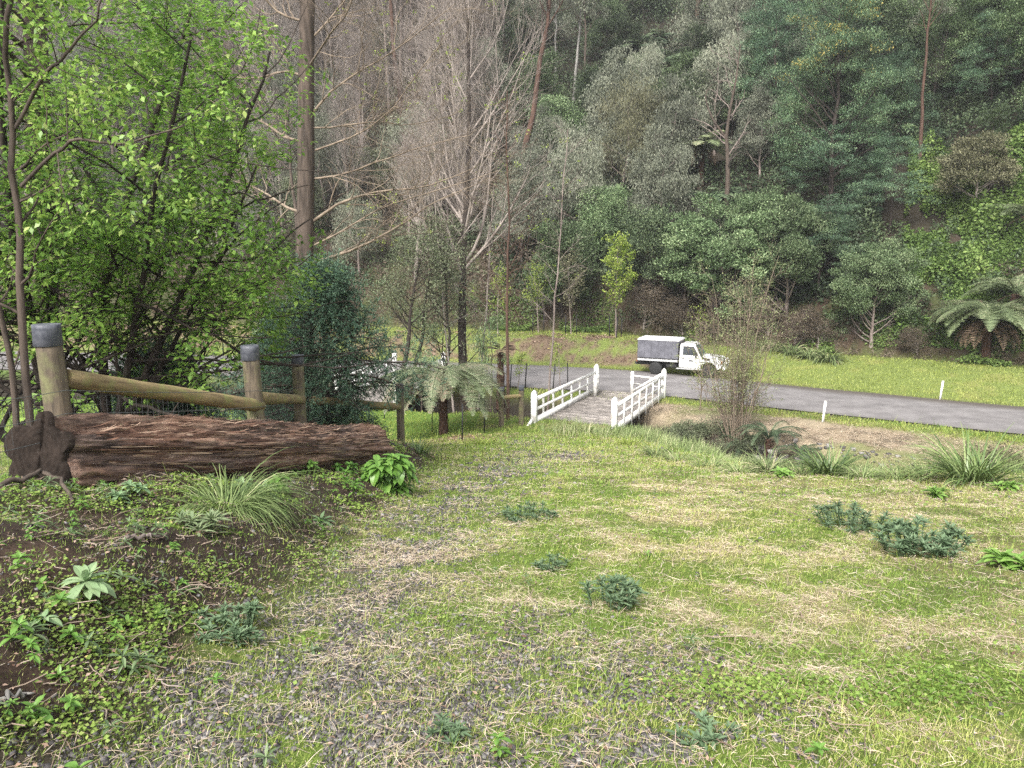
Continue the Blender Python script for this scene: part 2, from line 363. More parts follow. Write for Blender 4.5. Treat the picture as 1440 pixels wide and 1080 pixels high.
def dup(root, loc, rz=0, scale=1, label=None, cat=None, group=None, tilt=(0, 0)):
    r = root.copy(); COL.objects.link(r); r.location = loc; r.rotation_euler = (tilt[0], tilt[1], rz)
    r.scale = (scale,)*3 if np.ndim(scale) == 0 else scale
    tag(r, label, cat, group)
    for ch in list(root.children):
        c = ch.copy(); COL.objects.link(c); c.parent = r
        for g in list(ch.children):
            d = g.copy(); COL.objects.link(d); d.parent = c
    return r

# ------------------------------------------------------------------ growth helpers
def rnd(*s): return R.random(s)
def grow(P, Rr, per, t0, t1, L, ang, K=5, up=.0, wob=.12, rf=.55, tip=.3, Lf=.5, rmin=.002):
    n, Kp, _ = P.shape; idx = np.repeat(np.arange(n), per); m = len(idx)
    st = (np.tile(np.arange(per), n)+rnd(m))/per; t = t0+(t1-t0)*st
    f = t*(Kp-1); i = np.clip(f.astype(int), 0, Kp-2); fr = (f-i)[:, None]
    p = P[idx, i]*(1-fr)+P[idx, i+1]*fr; tg = nrm(P[idx, i+1]-P[idx, i]); r0 = Rr[idx, i]*(1-fr[:, 0])+Rr[idx, i+1]*fr[:, 0]
    q = R.normal(size=(m, 3)); q = nrm(q-(q*tg).sum(1, keepdims=True)*tg)
    a = (rad(ang)*(1+.35*(rnd(m)-.5)))[:, None]
    d = nrm(tg*np.cos(a)+q*np.sin(a)); Ln = L*(1-Lf*st)*(.7+.6*rnd(m))
    pts = [p]
    for k in range(K-1):
        d = nrm(d+np.array([0, 0, up])+wob*R.normal(size=(m, 3))); pts.append(pts[-1]+d*(Ln/(K-1))[:, None])
    rr = np.maximum(r0*rf, rmin)[:, None]*np.linspace(1, tip, K)[None]
    return np.stack(pts, 1), np.maximum(rr, rmin*.6)
def stem(p0, p1, r0, r1, K=10, wob=.03):
    p0 = np.array(p0, float); p1 = np.array(p1, float); t = np.linspace(0, 1, K)[:, None]
    P = p0*(1-t)+p1*t; L = np.linalg.norm(p1-p0)
    w = np.cumsum(R.normal(size=(K, 3))*wob*L/K**.5, 0)*np.array([1, 1, .1]); w -= w[0]; P = P + w*np.minimum(1, t*2)
    return P[None], (r0+(r1-r0)*np.linspace(0, 1, K)**.8)[None]
def poly_stem(pts, r0, r1, K=14):
    pts = np.array(pts, float); s = np.linspace(0, len(pts)-1, K); i = np.clip(s.astype(int), 0, len(pts)-2); f = (s-i)[:, None]
    # catmull-rom
    g = lambda k: pts[np.clip(k, 0, len(pts)-1)]
    a, b, c, d = g(i-1), g(i), g(i+1), g(i+2)
    P = .5*((2*b)+(-a+c)*f+(2*a-5*b+4*c-d)*f**2+(-a+3*b-3*c+d)*f**3); P = P+.012*R.normal(size=P.shape)*np.minimum(1, s)[:, None]
    return P, np.linspace(r0, r1, K)
def puff(mb, C, n, r, flat, L, W, style='puff', vmean=.5, vsd=.22):
    """leaves in clumps round the points C"""
    m = len(C); idx = np.repeat(np.arange(m), n); o = R.normal(size=(m*n, 3)); o = nrm(o)*(rnd(m*n, 1)**.45)
    rs = (.6+.8*rnd(m))[idx][:, None]*r
    pos = C[idx]+o*rs*np.array([1, 1, flat])
    k = len(pos); rv = R.normal(size=(k, 3))
    if style == 'droop': d = np.array([0, 0, -1.])+.45*rv; nn = rv[:, [1, 2, 0]]
    elif style == 'puff': d = o*.7+np.array([0, 0, .25])+.6*rv; nn = np.array([0, 0, 1.])+.5*R.normal(size=(k, 3))+o*.6
    elif style == 'spray': d = o*np.array([1, 1, .3])+.35*rv+np.array([0, 0, .12]); nn = np.array([0, 0, 1.])+.3*R.normal(size=(k, 3))
    else: d = rv; nn = R.normal(size=(k, 3))
    cv = R.normal(size=m)[idx]*.14
    a = np.clip(vmean+cv+vsd*R.normal(size=k), 0, 1)
    mb.leaves(pos, d, nn, L*(.6+.8*rnd(k)), W*(.7+.6*rnd(k)), a)

# ------------------------------------------------------------------ ground colours by zone (what grows or lies there)
def zone(x, y):
    """weights: green, straw, soil, gravel, litter, sand, redearth"""
    rn, rf, tt, cr = road_near(x), road_far(x), toe(x), creek(x)
    n1 = fbm(x, y, 1.0, 40, 4); n2 = fbm(x, y, .36, 50, 3); n3 = fbm(x, y, 4, 60, 3)
    green = np.ones_like(x)*.75
    straw = sst(.42, .68, n1*.4+n2*.6+.05*sst(.5, 2, x))*.85*(.25+.75*sst(3.2, 5.0, y+.8*x))
    bank = sst(-1.25+.5*(n1-.5), -1.85+.5*(n1-.5), x)*sst(19, 15, y)
    soil = bank*sst(.36, .58, n2*.5+n1*.5+.1)
    g1 = np.exp(-((x-track(y))/(.42+.025*y))**2)*sst(24, 12, y)*1.0
    g2 = sst(5.0, 3.0, y+.7*(x-.2)*np.where(x > 0, 1, -.25))*sst(1.5, .5, x)*.8
    g3 = np.exp(-((x-1.25)**2/.4+(y-17)**2/3)) + np.exp(-((x-.4)**2/.3+(y-21)**2/3))*.7
    gravel = np.clip(np.maximum.reduce([g1, g2, g3*1.1])*sst(.36, .56, n2*.65+n1*.35+.04), 0, 1)*(1-bank)*(.55+.45*sst(.3, .6, vn(x, y, .13, 88)))
    litter = sst(rf+.9, rf+1.6, y)*sst(tt-1.2, tt-2.6, y)*sst(13, 8, x+3*(n3-.5))*sst(.42, .58, n1*.6+n2*.4+.02)
    sand = sst(rn-1.5, rn-2.5, y+1.2*(n1-.5))*sst(cr+.9, cr+2.0, y)*sst(3.5, 5, x)
    red = sst(tt-.6, tt+.5, y+.8*(n1-.5))
    lawn = ((y > 22) & (x < -1.3)).astype(float)*sst(22, 26, y)
    straw = straw*(1-lawn)*sst(rn, rn-2, y)*(1-bank*.75)
    creekw = sst(2.6, 1.7, np.abs(y-cr)*.85)
    return dict(green=green, straw=straw, soil=soil, gravel=gravel, litter=litter, sand=sand, red=red, creek=creekw, bank=bank, lawn=lawn, n1=n1, n2=n2, n3=n3)
def zone_tint(x, y):
    z = zone(x, y); x = np.asarray(x, float)
    def mix(c, w, k): return c*(1-w[:, None])+np.array(k)*w[:, None]
    c = np.tile(np.array([.15, .165, .055]), (len(x), 1)); hf = vn(x, y, .12, 300); c = mix(c, sst(.5, .8, hf)*.6, [.12, .095, .06]); c = mix(c, sst(.6, .9, vn(x, y, .2, 301))*.6, [.30, .27, .10])
    c = mix(c, sst(.4, .6, z['n3']), [.14, .20, .04])
    c = mix(c, z['straw'], [.34, .29, .155])
    c = mix(c, z['lawn'], [.16, .26, .05])
    c = mix(c, z['bank'], [.085, .070, .045])
    c = mix(c, z['soil'], [.050, .036, .028])
    c = mix(c, z['bank']*sst(.60, .72, z['n1'])*.6, [.085, .055, .038])
    c = mix(c, z['gravel']*.9, [.085, .073, .068])
    far = (y > road_far(x)).astype(float); c = mix(c, far*(y < toe(x)), [.20, .25, .07]); c = mix(c, far*(y < toe(x))*sst(.5, .7, z['n1'])*.7, [.30, .30, .10])
    c = mix(c, z['litter'], [.20, .145, .10])
    c = mix(c, z['sand'], [.42, .345, .24]); c = mix(c, z['sand']*sst(.5, .66, z['n1']*.5+z['n2']*.5), [.17, .14, .10]); c = mix(c, z['sand']*sst(.48, .62, z['n3'])*.8, [.22, .24, .09])
    c = mix(c, z['creek'], [.045, .038, .028])
    c = mix(c, z['red'], [.078, .052, .038]); c = mix(c, z['red']*sst(.42, .62, z['n2']*.5+z['n1']*.5), [.075, .085, .035])
    c = mix(c, z['red']*sst(4, 10, y-toe(x)), [.05, .042, .03])
    m = np.exp(-((x+3.5)**2/1.6+(y-15.5)**2/5.0)); c = mix(c, np.clip(m*1.5, 0, 1), [.085, .052, .04])
    m = np.exp(-((x+1.9)**2/2.2+(y-24.2)**2/2.4)); c = mix(c, np.clip(m*1.5, 0, 1)*(z['n2'] > .35), [.27, .165, .10])
    edge = sst(.5, .05, np.minimum(np.abs(y-road_near(x)), np.abs(y-road_far(x)))); c = mix(c, edge*.8, [.10, .085, .07])
    return c
def build_ground():
    ny, nx = 620, 560
    t = np.linspace(0, 1, ny); ys = -12 + 12*np.minimum(t/.06, 1) + 0
    ys = np.concatenate([np.linspace(-14, 1.2, 24, endpoint=False), 1.2+np.linspace(0, 1, ny-24)**2.3*175])
    u = np.linspace(-1, 1, nx); u = np.sign(u)*np.abs(u)**1.25
    X = u[None, :]*(9+1.25*np.maximum(ys, 0))[:, None]; Y = np.broadcast_to(ys[:, None], X.shape)
    x = X.ravel(); y = Y.ravel(); z = terrain(x, y)
    V = np.stack([x, y, z], 1); j = np.arange(ny-1)[:, None]; i = np.arange(nx-1)[None]
    F = np.stack([j*nx+i, j*nx+i+1, (j+1)*nx+i+1, (j+1)*nx+i], -1).reshape(-1, 4)
    mb = MB(); mb.add(V, F)
    o = mb.build('ground', 'ground', smooth=True, tint=zone_tint(x, y)); tag(o, kind='structure')
build_ground()
def build_road():
    xs = np.linspace(-110, 75, 760); n = 12; rows = []
    a = []
    for k in range(n+1):
        s = k/n; wob0 = .28*(fbm(xs, xs*0, 1.5, 77, 3)-.5); wob1 = .55*(fbm(xs, xs*0+9, 2.0, 78, 3)-.5)
        y = (road_near(xs)+wob0)*(1-s)+(road_far(xs)+wob1)*s
        rows.append(np.stack([xs, y, np.full_like(xs, .012)+.05*math.sin(PI*s)], 1))
        e = sst(.74, .92, s)*sst(9, 15, xs)*.95 + .5*sst(.86, 1, s)+.4*sst(.1, 0, s)
        a.append(np.clip(e*np.ones_like(xs)+.25*(fbm(xs, xs*0+k, 1.2, 79, 3)-.5), 0, 1))
    V = np.stack(rows, 0).reshape(-1, 3); m = len(xs); j = np.arange(n)[:, None]; i = np.arange(m-1)[None]
    F = np.stack([j*m+i, j*m+i+1, (j+1)*m+i+1, (j+1)*m+i], -1).reshape(-1, 4)
    mb = MB(); mb.add(V, F, np.concatenate(a)); tag(mb.build('road', 'road', smooth=True), kind='structure')
build_road()
def build_creek():
    xs = np.linspace(-60, 40, 200); V = []
    for s in (-1, 1): V.append(np.stack([xs, creek(xs)+s*2.3, np.full_like(xs, -1.38)], 1))
    m = len(xs); i = np.arange(m-1); F = np.stack([i, i+1, m+i+1, m+i], -1)
    mt, nt, b = new_mat('creek_water'); b.inputs['Base Color'].default_value = (.02, .018, .012, 1); b.inputs['Roughness'].default_value = .08
    bump(nt, b, noise(nt, 6, 3), .2, .02)
    mb = MB(); mb.add(np.concatenate(V), F); tag(mb.build('creek_water', mt), kind='structure')
build_creek()

exec_order = []
# ------------------------------------------------------------------ ground scatter (uncountable cover)
def sample_area(n, ymin, ymax, pw=2.0, xl=-.78, xr=.78, margin=1.0):
    """random points, denser near the path end the photo was taken from"""
    u = rnd(n); k = 1-pw
    y = (ymin**(k+1)+(ymax**(k+1)-ymin**(k+1))*u)**(1/(k+1)) if abs(k+1) > 1e-6 else ymin*(ymax/ymin)**u
    x = (xl+(xr-xl)*rnd(n))*y + margin*(rnd(n)-.5)*2
    return x, y
def blades(mb, x, y, h, wd, lean, v, z=None, K=3):
    n = len(x); z = terrain(x, y) if z is None else z
    az = rnd(n)*2*PI; d = np.stack([np.cos(az), np.sin(az), 0*az], 1); sd = np.stack([-np.sin(az+rnd(n)), np.cos(az), 0*az], 1)
    t = np.linspace(0, 1, K)[None, :, None]
    P = np.stack([x, y, z-.004], 1)[:, None]+d[:, None]*(lean*h)[:, None, None]*t**1.6 + np.array([0, 0, 1.])*(h*np.sqrt(np.maximum(1-lean**2*.7, .05)))[:, None, None]*t
    W = wd[:, None]*np.array([1, .8, .12][:K])[None] if K == 3 else wd[:, None]*np.linspace(1, .1, K)[None]
    mb.strips(P, W, nrm(sd), v)
def keep(x, y, w):
    k = rnd(len(x)) < w; return x[k], y[k]
def scatter_grass():
    x, y = sample_area(1050000, 1.7, 33, 2.0)
    z = zone(x, y); rn = road_near(x)
    wgt = (1-z['gravel']*.76)*(1-z['straw']*.35)*(1-z['bank']*.72)*(1-z['sand'])*(y < rn-.1)*(1-z['creek']*.8)*(.35+.65*sst(.3, .55, z['n2']))*(1-z['lawn'])
    k = rnd(len(x)) < wgt; x, y = x[k], y[k]; n1 = z['n1'][k]; n3 = z['n3'][k]; st = z['straw'][k]
    s = .6+.075*y; h = (.010+.034*rnd(len(x))**2)*np.minimum(s, 1.7)*(1+.9*sst(10, 22, y)); tall = rnd(len(x)) < .03; h = np.where(tall, h*3.2, h)
    wd = (.0024+.0022*rnd(len(x)))*np.maximum(1, y/4.6)
    v = np.clip(-.02+.45*n3+.5*vn(x, y, .7, 340)+.2*st+.18*R.normal(size=len(x)), 0, 1)
    mb = MB(); blades(mb, x, y, h, wd, .3+.75*rnd(len(x)), v, K=2); tag(mb.build('grass', 'grass'), 'short yellow green grass over the sloping track', 'grass', kind='stuff')
def scatter_lawn():
    mb = MB()
    n = 190000; x = R.uniform(-26, 32, n); y = R.uniform(20, 54, n)
    rn, rf, tt, cr = road_near(x), road_far(x), toe(x), creek(x); z = zone(x, y)
    near = (x < -1.2) & (y > 22) & (y < cr-2) & (y < 34)
    strip = (y > cr+2.4) & (y < rn-.1) & (z['sand'] < .4)
    far = (y > rf+.15) & (y < tt+.3) & (z['litter'] < .75)
    edge = (y > rf) & (y < rf+1.2)
    inview = np.abs(x) < .78*y
    k = (near | strip | far | edge) & inview
    x, y = x[k], y[k]; n3 = z['n3'][k]; m = len(x)
    mounds = np.exp(-((x+1.9)**2/2.2+(y-24.2)**2/2.4)); kk = rnd(m) > mounds*1.5; x, y, n3 = x[kk], y[kk], n3[kk]; m = len(x)
    blades(mb, x, y, .05+.08*rnd(m), .018+.014*rnd(m), .3+.6*rnd(m), np.clip(.0+.5*n3+.5*vn(x, y, .7, 310)+.18*R.normal(size=m), 0, 1))
    tag(mb.build('lawn', 'lawn'), 'mown bright green grass beside the creek and the road', 'grass', kind='stuff')
    # daisies speckle
def scatter_straw():
    x, y = sample_area(330000, 1.7, 26, 1.9); z = zone(x, y)
    w = np.clip(.22+1.1*z['straw'], 0, 1)*(.55+.45*sst(2.5, 4.5, y+.4))*(.35+.65*sst(.35, .65, vn(x, y, .22, 330)))*(1-z['bank']*.8)*(1-z['lawn'])*(1-z['creek'])*(y < road_near(x)-1); k = rnd(len(x)) < w; x, y = x[k], y[k]; n = len(x)
    az = rnd(n)*2*PI; el = .05+.35*rnd(n)**2; L = (.020+.075*rnd(n)**2.2)*np.minimum(1+.04*y, 1.7); tz = terrain(x, y)
    d = np.stack([np.cos(az), np.sin(az), el], 1); b = np.stack([-np.sin(az), np.cos(az), 0*az], 1)*(R.normal(size=n)*.25)[:, None]
    t = np.linspace(0, 1, 4)[None, :, None]
    P = np.stack([x, y, tz+.012+.02*rnd(n)], 1)[:, None] + d[:, None]*L[:, None, None]*t + b[:, None]*L[:, None, None]*t**2 - np.array([0, 0, 1.])*(L*el)[:, None, None]*t**2*.8
    W = ((.0011+.0011*rnd(n))*np.maximum(1, y/4.0))[:, None]*np.array([.8, 1, .9, .3])[None]
    sd = nrm(np.stack([-np.sin(az), np.cos(az), .3*R.normal(size=n)], 1))
    mb = MB(); mb.strips(P, W, sd, np.clip(.5+.25*R.normal(size=n), 0, 1)); tag(mb.build('straw', 'straw'), 'pale dry cut stalks lying over the grass', 'straw', kind='stuff')
def scatter_bank_straw():
    n = 90000; x = R.uniform(4, 26, n); y = R.uniform(15, 34, n); z = zone(x, y); k = (rnd(n) < z['sand']*sst(.38, .55, z['n1'])) & (x < .78*y); x, y = x[k], y[k]; n = len(x)
    az = rnd(n)*2*PI; P0 = np.stack([x, y, terrain(x, y)+.02], 1); d = np.stack([np.cos(az), np.sin(az), .12*R.normal(size=n)], 1)*(.08+.22*rnd(n))[:, None]
    mb = MB(); mb.strips(np.stack([P0, P0+d*.5+np.array([0, 0, .02]), P0+d], 1), np.full((n, 3), .010), nrm(np.stack([-np.sin(az), np.cos(az), 0*az], 1)), np.clip(.4+.25*R.normal(size=n), 0, 1)); tag(mb.build('dry_grass', 'straw'), 'dry pale grass lying over the sandy creek bank', 'straw', kind='stuff')
scatter_bank_straw()
def scatter_clover():
    x, y = sample_area(330000, 1.7, 20, 1.9); z = zone(x, y)
    patch = sst(.49, .62, fbm(x, y, .45, 91, 3)*.65+z['n1']*.35+.01)
    p2 = np.exp(-((x-2.0)**2/.5+(y-3.15)**2/.06)) + np.exp(-((x-1.2)**2/.3+(y-3.0)**2/.03))
    w = z['bank']*patch*.85 + (1-z['bank'])*(.10*patch*(1-z['gravel']*.7)+.8*np.clip(p2, 0, 1))
    k = (rnd(len(x)) < w) & (y < 18); x, y = x[k], y[k]; n = len(x); tz = terrain(x, y)
    h = .008+.045*rnd(n)*sst(.3, .7, fbm(x, y, .3, 92, 2))
    d = R.normal(size=(n, 3))*np.array([1, 1, .3]); nn = np.array([0, 0, 1.])+.45*R.normal(size=(n, 3))
    L = (.010+.014*rnd(n))*np.maximum(1, y/4.5)
    v = np.clip(.2+.6*fbm(x, y, .5, 93, 2)+.2*R.normal(size=n), 0, 1)
    mb = MB(); mb.leaves(np.stack([x, y, tz+h], 1), d, nn, L, L*.85, v, fold=.08); tag(mb.build('ground_cover', 'clover'), 'small leaved creeping weeds spreading over the dark bank', 'ground cover', kind='stuff')
def scatter_gravel():
    x, y = sample_area(260000, 1.7, 24, 2.2); z = zone(x, y)
    k = (rnd(len(x)) < np.clip(z['gravel']*1.1+.02+.04*z['bank'], 0, 1)) & (y < 24); x, y = x[k], y[k]; n = len(x); tz = terrain(x, y)
    s = (.003+.009*rnd(n)**4.0)*np.maximum(1, y/5)
    c = np.array([[a, b, g] for a in (-1, 1) for b in (-1, 1) for g in (-1, 1)], float)
    V = c[None]*(1+.7*(rnd(n, 8, 3)-.5))*np.stack([s, s*(.6+.5*rnd(n)), s*(.3+.4*rnd(n))], 1)[:, None]
    az = rnd(n)*2*PI; cc, ss = np.cos(az)[:, None], np.sin(az)[:, None]; X = V[..., 0]*cc-V[..., 1]*ss; Y = V[..., 0]*ss+V[..., 1]*cc; V = np.stack([X, Y, V[..., 2]+.35*R.normal(size=(n, 1))*X], -1)
    V += np.stack([x, y, tz+s*.25], 1)[:, None]
    f = np.array([[0, 1, 3, 2], [4, 6, 7, 5], [0, 4, 5, 1], [2, 3, 7, 6], [0, 2, 6, 4], [1, 5, 7, 3]])
    F = (f[None]+(np.arange(n)*8)[:, None, None]).reshape(-1, 4)
    mb = MB(); mb.add(V.reshape(-1, 3), F, np.repeat(np.clip(.45+.28*R.normal(size=n), 0, 1), 8)); tag(mb.build('gravel', 'gravel'), 'grey blue metal gravel showing through the track', 'gravel', kind='stuff')
def scatter_litter():
    mb = MB()
    x, y = sample_area(16000, 1.7, 18, 1.8); z = zone(x, y); k = rnd(len(x)) < (.22+.8*z['bank']); x, y = x[k], y[k]
    x2 = R.uniform(-24, 13, 26000); y2 = R.uniform(44, 56, 26000); z2 = zone(x2, y2); k = rnd(len(x2)) < z2['litter']; x2, y2 = x2[k], y2[k]
    x3, y3 = R.normal(-1.9, 1.1, 1500), R.normal(24.2, .9, 1500); x4, y4 = R.normal(-3.5, .8, 1800), R.normal(15.5, 1.3, 1800)
    for xx, yy, L0 in ((x, y, .022), (x2, y2, .13), (x3, y3, .06), (x4, y4, .045)):
        n = len(xx); p = np.stack([xx, yy, terrain(xx, yy)+.012+.02*rnd(n)*L0/.03], 1)
        L = L0*(.5+rnd(n))
        mb.leaves(p, R.normal(size=(n, 3))*np.array([1, 1, .25]), np.array([0, 0, 1.])+.4*R.normal(size=(n, 3)), L, L*.45, np.clip(.5+.25*R.normal(size=n), 0, 1), fold=.12)
    tag(mb.build('leaf_litter', 'litter'), 'fallen brown leaves over the banks', 'leaf litter', kind='stuff')
def scatter_twigs():
    x, y = sample_area(9000, 1.7, 16, 1.9); z = zone(x, y); k = rnd(len(x)) < (.12+.5*z['bank']); x, y = x[k], y[k]; n = len(x)
    az = rnd(n)*2*PI; L = .05+.22*rnd(n)**2.5; t = np.linspace(-.5, .5, 4)[None, :, None]
    d = np.stack([np.cos(az), np.sin(az), .12*R.normal(size=n)], 1)
    P = np.stack([x, y, terrain(x, y)+.02], 1)[:, None]+d[:, None]*L[:, None, None]*t+.018*R.normal(size=(n, 4, 3))*L[:, None, None]*4*np.array([1, 1, .5])
    mb = MB(); mb.tubes(P, ((.0012+.0022*rnd(n)**2)*np.maximum(1, y/5))[:, None]*np.ones(4), 4, np.clip(.6+.25*R.normal(size=n), 0, 1)); tag(mb.build('twig_litter', 'twig'), 'thin dry twigs scattered on the ground', 'twigs', kind='stuff')
scatter_grass(); scatter_lawn(); scatter_straw(); scatter_clover(); scatter_gravel(); scatter_litter(); scatter_twigs()

# ------------------------------------------------------------------ bridges
def vec(*a): return np.array(a, float)
def bridge(A, D, Wd, L, name_label, nb, gates=True, z0=0.06, wing=True):
    """A: left near corner, D: unit direction along deck, Wd: width to the right"""
    A = vec(*A); D = vec(D[0], D[1], 0); D /= np.linalg.norm(D); N = vec(D[1], -D[0], 0)
    t = thing('timber_bridge', name_label, 'bridge', tuple(A))
    def w(u, v, z): return D*u+N*v+vec(0, 0, z)
    mb = MB(); npl = int(L/.15)
    for k in range(-3, npl+4):
        u = (k+.5)*.15
        mb.box(w(u, Wd/2+.02*R.normal(), z0-.03+.010*R.normal()), (.122, Wd-.12, .06), ax=np.array([D, N, [0, 0, 1]]), a=rnd(1)[0])
    mb.build('deck', 'deck', t)
    for v in (.35, Wd/2, Wd-.35):
        mb = MB(); mb.box(w(L/2, v, z0-.24), (L+.6, .22, .34), ax=np.array([D, N, [0, 0, 1]])); mb.build('bearer', 'bearer', t)
    for v in (0, Wd):
        for u in (0, L):
            hh = 1.28
            mb = MB(); mb.box(w(u, v, hh/2-.15), (.19, .19, hh+.3), ax=np.array([D, N, [0, 0, 1]]))
            b0 = np.array([w(u+a*.105, v+b*.105, hh) for a, b in ((-1, -1), (1, -1), (1, 1), (-1, 1))]); ap = w(u, v, hh+.11)
            mb.add(np.vstack([b0, ap]), [np.array([[0, 1, 4], [1, 2, 4], [2, 3, 4], [3, 0, 4]]), np.array([[3, 2, 1, 0]])])
            mb.build('post', 'white_paint', t)
        for nm, z, hw, hh in (('handrail', 1.0, .08, .13), ('middle_rail', .60, .05, .11), ('kerb_rail', .17, .09, .24)):
            mb = MB(); mb.beam(w(.1, v, z+z0*0), w(L-.1, v, z), hw, hh); mb.build(nm, 'white_paint', t)
        for k in range(1, nb+1):
            u = L*k/(nb+1); sgn = -1 if v == 0 else 1
            mb = MB(); mb.box(w(u, v+sgn*.052, .46), (.105, .05, 1.14), ax=np.array([D, N, [0, 0, 1]])); mb.build('baluster', 'white_paint', t)
        mb = MB(); sg = .0; mb.beam(w(-.75, v-.0, -.02+.0), w(-.05, v, .30), .07, .16); mb.build('brace', 'white_paint', t) if wing else None
    if gates:
        # right gate half shut across the road end, left gate folded back along its railing
        for v, (dx, dn), Lg, nm in ((Wd, (.30, -.95), 1.55, 'gate'), (0, (-.985, .17), 1.1, 'gate')):
            g = vec(0, 0, 0)+w(L+.02, v+(-.12 if v else .13), 0); dd = D*dx+N*dn; dd = dd/np.linalg.norm(dd); q = g+dd*Lg
            mb = MB()
            mb.box(q+vec(0, 0, .52), (.13, .13, 1.06), ax=np.array([D, N, [0, 0, 1]]))
            for z in (.86, .50, .2 if v == 0 else .5): mb.beam(g+vec(0, 0, z), q+vec(0, 0, z), .04, .085)
            if v: mb.beam(q+vec(0, 0, .10), g+vec(0, 0, 1.1), .05, .11)
            else:
                for s in (.33, .66): mb.beam(g+dd*Lg*s+vec(0, 0, .1), g+dd*Lg*s+vec(0.001, 0, .95), .04, .08)
            mb.build(nm, 'white_paint', t)
    return t
NL = onz(751, 596, .06); NR = onz(860, 609, .06)
bridge((NL.x, NL.y, 0), (.418, .908), 3.2, 7.45, 'white railed timber bridge at the end of the grassy track', 6)
# abutments
def abut(c, D, label, L):
    D = vec(*D, 0); N = vec(D[1], -D[0], 0); mb = MB()
    for k in range(5): mb.beam(vec(*c)+N*(-.3)+vec(0, 0, -.45-.24*k), vec(*c)+N*(L+.5)+vec(.02, 0, -.45-.24*k), .24, .22, rnd(1)[0])
    tag(mb.build('timber_abutment', 'bearer', origin=tuple(c)), label, 'abutment')
abut((NL.x+.3, NL.y+.62, 0), (.418, .908), 'dark timber abutment under the near end of the white bridge', 3.2)
abut((NL.x+2.85, NL.y+6.2, 0), (.418, .908), 'dark timber abutment under the road end of the white bridge', 3.2)
bridge((-7.7, 33.3, -.0), (.20, .98), 2.7, 7.3, 'far white railed bridge half hidden behind the fern and conifer', 6, gates=False, wing=False)

# ------------------------------------------------------------------ post and rail fences
def rpost(t, base, h, r, lean=0.0, a=.5):
    base = vec(*base); K = 8
    P = np.stack([base+vec(lean*s, 0, -.2+(h+.2)*s) for s in np.linspace(0, 1, K)])[None]
    mb = MB(); mb.tubes(P, np.array([r*(1.06-.07*s) for s in np.linspace(0, 1, K)])[None], 20, cap=True)
    p = mb.build('post', 'pine', t, smooth=False)
    for f in p.data.polygons: f.use_smooth = len(f.vertices) == 4
    mb = MB(); top = P[0, -1]; z = [-.165, -.16, -.02, .012, .014]; rr = [1.03, 1.10, 1.08, 1.06, .9]
    Q = np.stack([top+vec(0, 0, k) for k in z])[None]; mb.tubes(Q, (r*np.array(rr))[None]*(1+.015*R.normal(size=5)), 22, cap=True)
    c = mb.build('cap', 'cap', p)
    for f in c.data.polygons: f.use_smooth = len(f.vertices) == 4 and abs(f.normal.z) < .6
def rrail(t, p, q, r, mat='pine_rail'):
    p = vec(*p); q = vec(*q); K = 14; s = np.linspace(0, 1, K)[:, None]
    # built along local Z so the grain runs down the rail
    d = Vector(q-p); L = d.length; qt = d.to_track_quat('Z', 'Y')
    Pl = np.stack([0*s[:, 0], 0*s[:, 0], s[:, 0]*L], 1)+.0012*R.normal(size=(K, 3))*np.array([1, 1, 0])
    mb = MB(); mb.tubes(Pl[None], (r*np.linspace(1.04, .98, K)*(1+.006*R.normal(size=K)))[None], 20, cap=True); o = mb.build('rail', mat, t)
    o.rotation_mode = 'QUATERNION'; o.rotation_quaternion = qt; o.location = Vector(p)
    for f in o.data.polygons: f.use_smooth = len(f.vertices) == 4
def wires(t, ps, heights, r=.0028):
    mb = MB()
    for h in heights:
        for a, b in zip(ps[:-1], ps[1:]):
            a = vec(*a)+vec(0, 0, h); b = vec(*b)+vec(0, 0, h); s = np.linspace(0, 1, 6)[:, None]
            mb.tubes((a*(1-s)+b*s-vec(0, 0, .02)*np.sin(s*PI))[None], np.full((1, 6), r), 4)
    mb.build('wire', 'wire', t)
def netting(t, ps, h):
    mb = MB(); P = []
    for a, b in zip(ps[:-1], ps[1:]):
        a = vec(*a); b = vec(*b); n = int(np.linalg.norm(b-a)/.075)
        for k in range(n):
            c = a+(b-a)*k/n; P.append([c+vec(0, 0, -.02), c+vec(.0, 0, h)])
        for k in range(12):
            P.append([a+vec(0, 0, h*k/11), b+vec(0, 0, h*k/11)])
    P = np.array(P); mb.tubes(P, np.full(P.shape[:2], .0011), 3); mb.build('wire_netting', 'wire', t)
def fpost(px, py, Y): return at(px, py, Y)
p1 = fpost(65, 458, 6.2); p2 = fpost(351, 487, 9.0); p3 = fpost(418, 500, 12.7); p4 = fpost(562, 541, 19.6)
FH = 1.5
F0 = (0, 0, 0)
t = thing('post_and_rail_fence', 'log rail fence with three capped round posts behind the fallen log', 'fence', (p1.x, p1.y, p1.z-FH))
o0 = vec(p1.x, p1.y, p1.z-FH)
bs = []
for p, r, ln in ((p1, .098, -.06), (p2, .098, -.05), (p3, .098, 0)):
    b = vec(p.x-ln, p.y, p.z-FH)-o0; bs.append(b); rpost(t, b, FH, r, ln)
e1 = at(90, 532, 6.28); e2 = at(366, 571, 9.05)
rrail(t, vec(*e1)-o0, vec(*e2)-o0, .078)
e1 = at(361, 560, 9.1); e2 = at(424, 562, 12.6); rrail(t, vec(*e1)-o0, vec(*e2)-o0, .078)
lead = vec(*at(-160, 440, 4.6))-o0; lead[2] = bs[0][2]+.15
fr = [lead]+[b+vec(.11, -.12, 0) for b in bs]
wires(t, fr, (.99, .80, .62, .4))
netting(t, [b+vec(-.15, .12, 0) for b in [lead]+bs], .9)
t = thing('post_and_rail_fence', 'log rail with one capped post between the conifer and the tree fern', 'fence', (p4.x, p4.y, p4.z-1.5))
